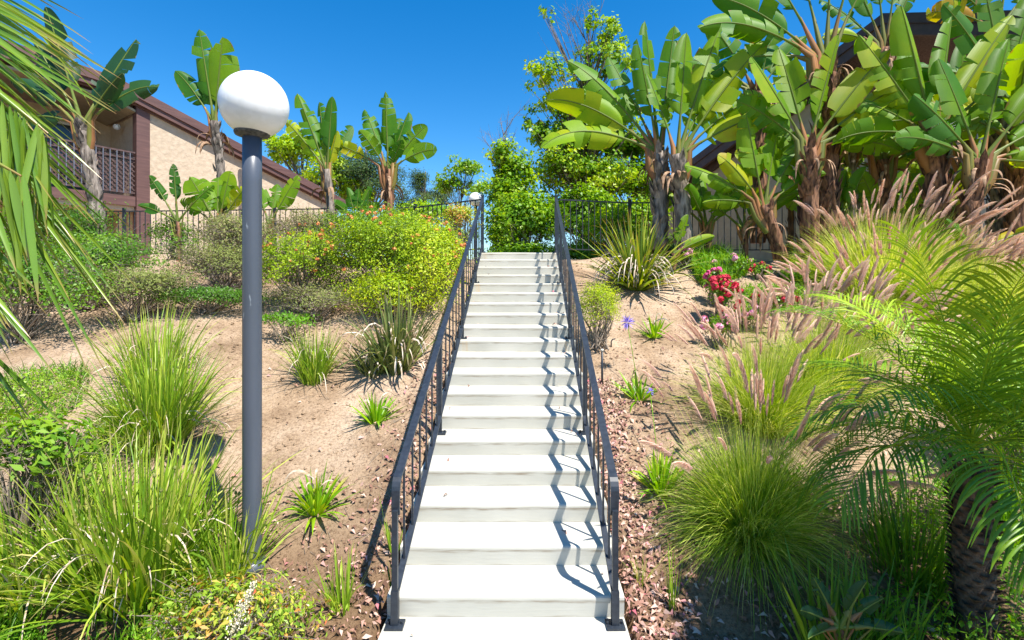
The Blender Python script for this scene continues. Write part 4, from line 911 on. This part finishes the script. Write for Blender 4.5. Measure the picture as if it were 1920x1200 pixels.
shrub('nandina_shrub','orange-red tinged shrub behind the top of the left handrail', P(862,415,8.75), (.30,.25,.27), 40, 3000, .036,'nandina',group='nandina shrubs',v=(.3,1),flowers=[('red_berries','red',3,.02,1)])
shrub('yellow_shrub','small yellow-green shrub against the upper right handrail', P(1122,578,6.1), (.27,.3,.30), 36, 4200, .03,'lantana',asp=.3,v=(.2,1))
shrub('green_shrub','leafy green shrub at the foot of the fence on the far left', P(170,490,7.4), (1.2,.6,.45), 200, 8000, .042,'green',v=(0,.9),sig=.11,shell=.25,loose=.6,group='green shrubs on the left bank')
shrub('green_shrub','dark green shrub half hidden behind the near palm fronds at the left edge', P(40,540,6.4), (1.2,.7,.6), 200, 8500, .045,'green',group='green shrubs on the left bank',v=(0,.9),sig=.12,shell=.25,loose=.5)
shrub('green_shrub','green vine-like shrub climbing the fence in front of the beige wall', P(330,450,9.2), (.5,.3,.42), 40, 1700, .05,'green',group='green shrubs on the left bank',loose=.4,sig=.16)
shrub('green_shrub','low dark green mat of foliage above the tall grassy clump', P(390,560,7.1), (.85,.45,.17), 60, 6500, .034,'green',group='green shrubs on the left bank',v=(0,.5))
shrub('green_shrub','low leafy shrub just above the bare soil on the left', P(250,540,6.9), (.8,.45,.26), 60, 4800, .038,'grey',loose=.5,v=(0,.6),group='green shrubs on the left bank')
shrub('green_shrub','shrub along the fence left of the brown corner trim', P(90,440,8.9), (1.2,.4,.5), 60, 7000, .05,'green',group='green shrubs on the left bank',v=(0,.5))
shrub('green_shrub','sparse weedy patch between the lamp post and the grassy clump right of it', P(540,600,6.5), (.4,.3,.10), 20, 1200, .035,'cover',group='green shrubs on the left bank')
# broad leaf shrub bottom-left and right
shrub('broadleaf_shrub','pale green shrub with pointed leaves at the left edge below the palm fronds', P(55,860,3.45), (.38,.3,.30), 80, 560, .09,'green',asp=.34,v=(.3,1),loose=.1)
shrub('broadleaf_shrub','shiny green shrub at the right edge behind the small palm', P(1905,760,4.2), (.55,.5,.45), 50, 2600, .08,'green',asp=.35,group=None)
# nandina in the bottom left foreground, with a white flower panicle
rn = shrub('nandina_shrub','red-tipped green shrub with a cream flower spray at the bottom, below the lamp post', P(425,1160,2.75), (.46,.28,.24), 110, 2300, .044,'nandina',asp=.34,group='nandina shrubs',v=(-.05,1),sig=.14,shell=.3,loose=.2)
a = Acc(); c0 = P(435,1185,2.55); c1 = P(478,1090,2.55); m = 520; t = R.random(m); pos = c0+(c1-c0)*t[:,None]+R.normal(0,1,(m,3))*(.022*(1-t*.75))[:,None]
leaves(a, pos, R.normal(0,1,(m,3))+np.array([.3,-.4,.5]), .0085, 1, v=R.random(m)); tube(a, [c0-np.array([.02,0,.1]), c0, c1], [.003,.003,.001], 5)
o = a.build('flower_panicle', M['cream'], rn); rel(o, rn.location)
a = Acc(); crown_leaves(a, P(545,1175,2.85), (.22,.2,.14), 26, 420, .04, .36, .2, (.2,1)); rel(a.build('foliage', M['nandina'], rn), rn.location)
banana(1575,1175,2.62,.25,.012,[(-58,-.2,.07,.20,.075,1.2,.3,.2),(-25,.1,.08,.19,.08,.8,-.3,.3),(18,-.2,.09,.21,.085,.8,.3,.25),(52,0,.07,.2,.08,1.3,-.2,.3),(-80,-.5,.06,.2,.075,1.2,.5,.25),(75,-.4,.07,.2,.08,1.4,.2,.2)],'young plant with a few dull oval leaves at the bottom edge, right',name='broadleaf_seedling',group=None,dead=0,mat='bananadark')

# geraniums
G_G = 'geranium plants on the right bank'
for px,py,d,rx,rz,nl,col,nf,lab in ((1352,555,6.9,.24,.24,1000,'red',22,'geranium with a cluster of red flowers on bare soil'),
    (1345,525,7.4,.16,.14,500,'pinkred',9,'geranium with magenta-red flowers just above the red cluster'),
    (1350,612,6.3,.2,.14,500,'pink',9,'pale pink geranium below the red cluster beside the plume grass'),
    (1284,482,8.5,.14,.14,500,'pink',6,'pink geranium beside the big yellow-edged flax'),
    (1375,495,8.3,.3,.14,1000,'pink',6,'pale pink geranium patch in front of the green ground cover'),
    (1425,508,8.1,.14,.12,500,'red',4,'small red geranium at the edge of the green ground cover'),
    (1450,560,7.3,.28,.12,700,'red',5,'scattered red geranium behind the plume heads'),
    (1400,590,6.8,.2,.12,500,'pink',4,'pink geranium half hidden by the plume heads')):
    shrub('geranium', lab, P(px,py,d), (rx,rx,rz), 24, nl, .04, 'green', asp=.8, cat='flowering plant', group=G_G, v=(.3,1), flowers=[('flower_heads',col,int(nf*1.8),.034,1)])
# green ground cover in front of the fence
def cover(label, xs, ys, n, size, hgt, mat, poly=None, name='ground_cover'):
    a = Acc(); x = R.uniform(*xs, n*2); y = R.uniform(*ys, n*2)
    nn = np.array([noise.noise(Vector((p*1.3,q*1.3,9))) for p,q in zip(x,y)]); ok = nn > -.15
    if poly: ok &= np.array([poly(p,q) for p,q in zip(x,y)])
    x, y, nn = x[ok][:n], y[ok][:n], nn[ok][:n]
    z = np.array([gz(p,q) for p,q in zip(x,y)]) + R.random(len(x))**1.5*hgt*(1+nn*1.5)
    leaves(a, np.stack([x,y,z],-1), R.normal(0,.6,(len(x),3))+np.array([0,-.2,1]), size*(.6+.8*R.random(len(x))), .6, v=np.clip(.5+nn+R.normal(0,.15,len(x)),0,1))
    m = n//4; k = R.integers(0,len(x),m); P0 = np.stack([x[k]+R.normal(0,.03,m), y[k]+R.normal(0,.03,m), z[k]-.02],-1)
    strips(a, P0, R.normal(0,.45,(m,3))+np.array([0,0,1]), (hgt+.03)*(.5+R.random(m)), .005+.004*R.random(m), 1.2, segs=4, v=R.random(m))
    o = a.build(name, M[mat]); tag(o, label, 'ground cover', kind='stuff'); return o
cover('dense green ground cover along the fence foot on the right', (3.0,5.2), (7.9,9.1), 9000, .05, .22, 'cover')
cover('pale green leafy ground cover between the geraniums', (3.1,4.4), (7.2,8.2), 2200, .04, .12, 'cover')
cover('bright weedy grass on the left bank behind the grassy clumps', (-6.2,-2.85), (3.5,5.7), 13000, .028, .12, 'green', poly=lambda x,y: x/y < -.78+.12*noise.noise(Vector((x*2,y*2,3))))
cover('green weeds in the bottom left corner under the foreground clumps', (-3.3,-1.9), (2.6,3.5), 5000, .03, .10, 'cover')
cover('green weeds around the foot of the small palm', (1.9,4.4), (2.5,4.2), 4500, .035, .14, 'cover', poly=lambda x,y: x > 1.95)
cover('weedy cover at the top right behind the plume grasses', (5.0,9.5), (7.0,9.0), 6000, .05, .2, 'cover')

# ------------------------------------------------------------------ trees
def tree(name, label, base, h, blobs, n, size, mat, r0=.08, K=40, asp=.8, group=None, bare=0, v=(.1,.9), seed=1, sig=.16, shell=.35):
    base = np.array(base, float); root = empty(name, label, 'tree', base, group); top = base+np.array([0,0,h])
    a = Acc(); t = np.linspace(0,1,10); wob = np.stack([np.sin(t*5+seed)*.06*h*.3, t*0, t*0],-1); trunk = base+(top-base)*t[:,None]+wob
    tube(a, trunk, r0*(1-.85*t), 8, rough=.08); lf = Acc(); tot = sum(b[3] for b in blobs)
    for (c, rad, _, w) in blobs:
        c = np.array(c); cc = crown_leaves(lf, c, rad, max(6,int(K*w/tot)), int(n*w/tot), size, asp, sig, v, shell=shell)
        for q in cc:
            ti = np.clip((q[2]-base[2]-.25*np.linalg.norm((q-top)[:2]))/h*.75,.12,.95); s = trunk[int(ti*9)]
            m1 = s*.5+q*.5+np.array([0,0,-.06*h*.2]); tube(a, [s, m1, q], [r0*.28*(1.05-ti), r0*.14, .004], 4, cap=False)
            for _ in range(2): tube(a, [q, q+nrm(R.normal(0,1,3)+np.array([0,0,.6]))*np.mean(rad)*.45], [.004,.0015], 3, cap=False)
    for i in range(bare):
        s = trunk[R.integers(6,10)]; d = nrm([R.normal(0,.45), R.normal(0,.3), 1]); l = h*(.12+.25*R.random()); p1 = s+d*l*.5; p2 = s+d*l+R.normal(0,.06,3)
        tube(a, [s,p1,p2], [.012,.008,.003], 4, cap=False)
        for _ in range(7):
            q = s+(p2-s)*R.uniform(.3,1); tube(a, [q, q+nrm(d+R.normal(0,.5,3))*l*.35], [.004,.0015], 3, cap=False)
    rel(a.build('trunk', M['bark'], root), base); rel(lf.build('crown', M[mat], root), base)
B = lambda px,py,d,rx,rz,w: (P(px,py,d), (rx/F*d, rx/F*d*.8, rz/F*d), 0, w)
g = lambda px,d: np.array([(px-CX)/F*d, d, 2.55])
tree('maple_tree','tallest bright green tree above the top of the stairs with bare twigs at its tip', g(1100,12.0), 5.2,
  [B(1085,215,12,58,55,2.4),B(1045,270,12,55,45,2.0),B(1060,330,12,85,60,3.2),B(1120,340,12,80,50,3),B(1135,115,12,60,50,1.3),B(1025,150,12,50,50,.8),B(1150,70,12,45,35,.5),B(1105,50,12,30,40,.12),B(1040,205,12,45,40,.7),B(1030,30,12,22,30,.06),B(1080,400,12,90,40,2.4),B(1005,250,12,30,35,.5),B(1150,240,12,50,60,1.8),B(1100,270,12,70,60,2.4),B(1110,160,12,40,40,.8)], 22000,.085,'tree',r0=.09,K=460,bare=14,group='trees beyond the top of the stairs',v=(.0,1.15),seed=2,sig=.12)
tree('maple_tree','leafy tree behind the two grey trunks right of the tallest tree', g(1185,12.6), 3.6,
  [B(1170,290,12.6,60,45,2),B(1160,350,12.6,75,40,2.5),B(1205,340,12.6,40,50,1.5)], 7000,.10,'tree',K=60,group='trees beyond the top of the stairs',v=(0,.7),seed=5)
tree('maple_tree','thin sparse tree with bare grey twigs left of the tallest tree', g(940,11.4), 2.9,
  [B(948,300,11.4,44,40,1.0),B(962,370,11.4,48,45,2.0),B(950,345,11.4,30,40,1.2),B(975,330,11.4,35,40,1),B(960,420,11.4,40,40,2)], 7000,.085,'tree',r0=.05,K=130,bare=12,group='trees beyond the top of the stairs',seed=3,v=(.2,1))
tree('maple_tree','small light tree left of the upper handrail against the sky', g(862,14.5), 2.9,
  [B(868,322,14.5,40,28,1.0),B(840,350,14.5,34,24,.8),B(890,360,14.5,44,30,.8)], 2200,.09,'tree',r0=.04,K=60,group='trees beyond the top of the stairs',seed=4)
tree('pine_tree','dark rounded pine behind the lone plant left of the stairs', g(690,22), 5.6,
  [B(690,330,22,60,45,3),B(650,340,22,50,45,2),B(720,350,22,50,40,2)], 16000,.12,'pine',asp=.25,K=70,r0=.16,group='pines in the distance',seed=6)
tree('pine_tree','lower pine between the lone plant and the second globe lamp', g(800,24), 4.9,
  [B(790,350,24,34,32,2),B(815,375,24,40,28,2),B(770,385,24,45,25,2)], 9000,.12,'pine',asp=.25,K=50,r0=.14,group='pines in the distance',seed=7,v=(.2,1))
tree('maple_tree','pale feathery tree behind the brown roof edge right of the lamp globe', g(570,22), 5.8,
  [B(555,290,22,50,48,2),B(620,330,22,50,45,2),B(520,290,22,30,40,.8),B(660,370,22,45,30,1.5)], 9000,.13,'tree',K=80,r0=.12,group='trees beyond the top of the stairs',seed=8,v=(.4,1))
tree('maple_tree','green tree low at the far right behind the trunks', g(1940,14), 2.6,[B(1925,330,14,60,60,2)], 3000,.12,'tree',K=30,group='trees beyond the top of the stairs',seed=9)
G_H = 'hedge shrubs behind the top of the stairs'
shrub('hedge_shrub','dense green hedge bush straight behind the top step', P(985,425,10.9), (.9,.6,.75), 230, 10500, .075,'tree',asp=.75,group=G_H,v=(-.1,.95),twigs=True,sig=.12,shell=.2,loose=.3)
shrub('hedge_shrub','low hedge growth at the ground just beyond the top step', P(975,486,10.6), (.9,.3,.34), 60, 6000, .06,'tree',asp=.7,group=G_H,v=(0,.7),twigs=False)
shrub('hedge_shrub','green hedge bush behind the top right corner post', P(1100,415,11.0), (.9,.5,.75), 200, 8500, .075,'tree',asp=.75,group=G_H,v=(-.1,.8),sig=.12,shell=.2,loose=.3)
shrub('hedge_shrub','hedge bush behind the fence left of the two grey trunks', P(1190,430,11.2), (.7,.5,.65), 50, 6000, .07,'tree',asp=.7,group=G_H,v=(.1,.9))
shrub('hedge_shrub','small bright hedge bush behind the left top post beside the far lamp', P(945,450,10.8), (.35,.3,.5), 60, 3600, .065,'tree',asp=.7,group=G_H,v=(.2,1))
shrub('hedge_shrub','low bush behind the left fence under the lower pine', P(800,410,12), (.8,.4,.35), 36, 3500, .07,'tree',asp=.7,group=G_H,v=(.2,1))
shrub('hedge_shrub','low dark bush closing the gap under the right fence beside the top step', P(1105,486,10.3), (.85,.35,.36), 60, 6200, .06,'tree',asp=.7,group=G_H,v=(0,.6),twigs=False)
shrub('hedge_shrub','low bush under the fence behind the two grey trunks', P(1240,482,10.4), (.8,.35,.38), 50, 5200, .06,'green',asp=.7,group=G_H,v=(0,.6),twigs=False)
shrub('hedge_shrub','bush behind the left fence beside the orange-tinged shrub', P(835,450,10.6), (.6,.35,.22), 40, 3000, .06,'tree',asp=.7,group=G_H,v=(.1,.9),twigs=False)
shrub('hedge_shrub','leafy bush at the fence behind the big yellow-edged flax', P(1150,440,9.9), (.5,.3,.5), 36, 3200, .06,'tree',asp=.7,group=G_H,v=(.2,1))
# tree out of the frame to the right, whose shade dapples the lower right soil
tree('maple_tree','shade tree standing outside the picture on the lower right', (4.3,.6,-.2), 4.9, [(np.array([3.50,1.30,4.35]),(.7,.55,.42),0,2)], 3200,.12,'tree',K=50,group='trees beyond the top of the stairs',seed=11)

# ------------------------------------------------------------------ small things
a = Acc(); b = G(1129,722); tube(a, [b-np.array([0,0,.1]), b+np.array([0,0,.36])], .012, 8); 
root = empty('irrigation_riser','short thin upright pipe in the soil beside the right handrail','pipe', b)
rel(a.build('pipe', M['metal'], root), b); a = Acc(); tube(a, [b+np.array([0,0,.355]), b+np.array([0,0,.38])], .016, 8); rel(a.build('cap', M['white'], root), b)
a = Acc(); b = G(1146,652); tube(a, [b-np.array([0,0,.05]), b+np.array([0,0,.07]), b+np.array([.02,0,.095]), b+np.array([.05,0,.10])], .008, 6); o = a.build('drip_tube', M['metal']); tag(o,'small bent black tube sticking out of the soil beside the purple flower','pipe')
def litter():
    a = Acc(); out = []
    def sc(n, f):
        for _ in range(n):
            x, y = f(); 
            if .76 < abs(x-axis(y)): out.append((x,y,gz(x,y)+.006+.012*R.random()))
    sc(850, lambda: ((lambda y: (axis(y)-.76-abs(R.normal(0,.22)), y))(R.uniform(2.7,6))))
    sc(2600, lambda: ((lambda y: (axis(y)+.76+abs(R.normal(0,.25)), y))(R.uniform(2.6,5.5))))
    sc(500, lambda: (R.uniform(-2.2,-.8), R.uniform(2.6,4.2)))
    sc(900, lambda: (R.uniform(.8,2.6), R.uniform(2.6,3.9)))
    sc(500, lambda: (R.uniform(-3.4,3.8), R.uniform(3,8)))
    for _ in range(46):
        k = int(R.integers(0,NS)); e = abs(R.normal(0,.13)); x = (HW-.06-e)*(1 if R.random()<.6 else -1); y = nose(k)+TR*R.uniform(.25,.95) if k else R.uniform(2.8,3.05)
        out.append((axis(y)+x, y, k*RI+.008))
    C = np.array(out); n = len(C); leaves(a, C, R.normal(0,.5,(n,3))+np.array([0,-.3,1]), .018+.052*R.random(n)**1.5, .42, v=R.random(n), fold=.8)
    tag(a.build('leaf_litter', M['litter']), 'dry pinkish brown fallen leaves on the soil along both sides of the stairs', 'fallen leaves', kind='stuff')
    a = Acc(); n = 16000; x = R.uniform(-5,5.5,n); y = R.uniform(2.5,9,n)**1.0; ok = np.array([abs(p-axis(q))>.77 for p,q in zip(x,y)]); x, y = x[ok], y[ok]; n = len(x)
    z = np.array([gz(p,q) for p,q in zip(x,y)]); s = .004+.022*R.random(n)**4; oc = np.array([[1,0,0],[-1,0,0],[0,1,0],[0,-1,0],[0,0,.8],[0,0,-.8]])
    V = np.stack([x,y,z+s*.2],-1)[:,None,:]+(oc[None]+R.normal(0,.18,(n,6,3)))*s[:,None,None]; T0 = np.array([[0,2,4],[2,1,4],[1,3,4],[3,0,4],[2,0,5],[1,2,5],[3,1,5],[0,3,5]])
    a.add(V.reshape(-1,3), T=(np.arange(n)[:,None,None]*6+T0[None]).reshape(-1,3)); tag(a.build('soil_clods', M['soil'], None, False), 'small clods and pebbles scattered over the bare soil', 'soil', kind='stuff')
    # dry twigs
    a = Acc()
    for i in range(420):
        sd = 1 if R.random() < .55 else -1; y = R.uniform(2.7,7.5); x = axis(y)+sd*(.8+abs(R.normal(0,.6)))
        p = np.array([x,y,gz(x,y)+.008]); an = R.random()*PI; l = .04+.10*R.random(); q = p+np.array([math.cos(an)*l, math.sin(an)*l, 0]); q[2] = gz(q[0],q[1])+.01
        tube(a, [p,(p+q)/2+R.normal(0,.006,3)+np.array([0,0,.01]),q], .0018, 3, cap=False)
    tag(a.build('fallen_twigs', M['twig']), 'thin dry twigs lying on the soil beside the stairs', 'twigs', kind='stuff')
litter()

# ------------------------------------------------------------------ sky, sun, camera
w = bpy.data.worlds.new('World'); SC.world = w; w.use_nodes = True; nt = w.node_tree; bg = nt.nodes['Background']
sk = nt.nodes.new('ShaderNodeTexSky'); sk.sky_type = 'NISHITA'; sk.sun_disc = False
EL, AZ = math.radians(61), math.radians(135)
sk.sun_elevation = EL; sk.sun_rotation = AZ; sk.air_density = 1.0; sk.dust_density = .2; sk.ozone_density = 3.0; sk.altitude = 200
hs = nt.nodes.new('ShaderNodeHueSaturation'); hs.inputs['Saturation'].default_value = 1.42; hs.inputs['Value'].default_value = 1.32
nt.links.new(sk.outputs[0], hs.inputs['Color']); nt.links.new(hs.outputs[0], bg.inputs[0]); bg.inputs[1].default_value = .088
sun = bpy.data.lights.new('sun', 'SUN'); sun.energy = 5.0; sun.angle = math.radians(.5); sun.color = (1,.955,.88)
so = bpy.data.objects.new('sun', sun); COL.objects.link(so)
sv = Vector((math.sin(AZ)*math.cos(EL), math.cos(AZ)*math.cos(EL), math.sin(EL))); so.rotation_euler = sv.to_track_quat('Z','Y').to_euler()
cam = bpy.data.cameras.new('camera'); co = bpy.data.objects.new('camera', cam); COL.objects.link(co); SC.camera = co
co.location = (0,0,H); co.rotation_euler = (PI/2,0,0); cam.sensor_width = 36; cam.lens = 36*F/1920; cam.shift_y = -68/1920; cam.clip_end = 500; cam.clip_start = .05
SC.view_settings.view_transform = 'Standard'; SC.view_settings.look = 'None'; SC.view_settings.exposure = .9; SC.view_settings.gamma = 1
SC.cycles.max_bounces = 6; SC.cycles.transparent_max_bounces = 4
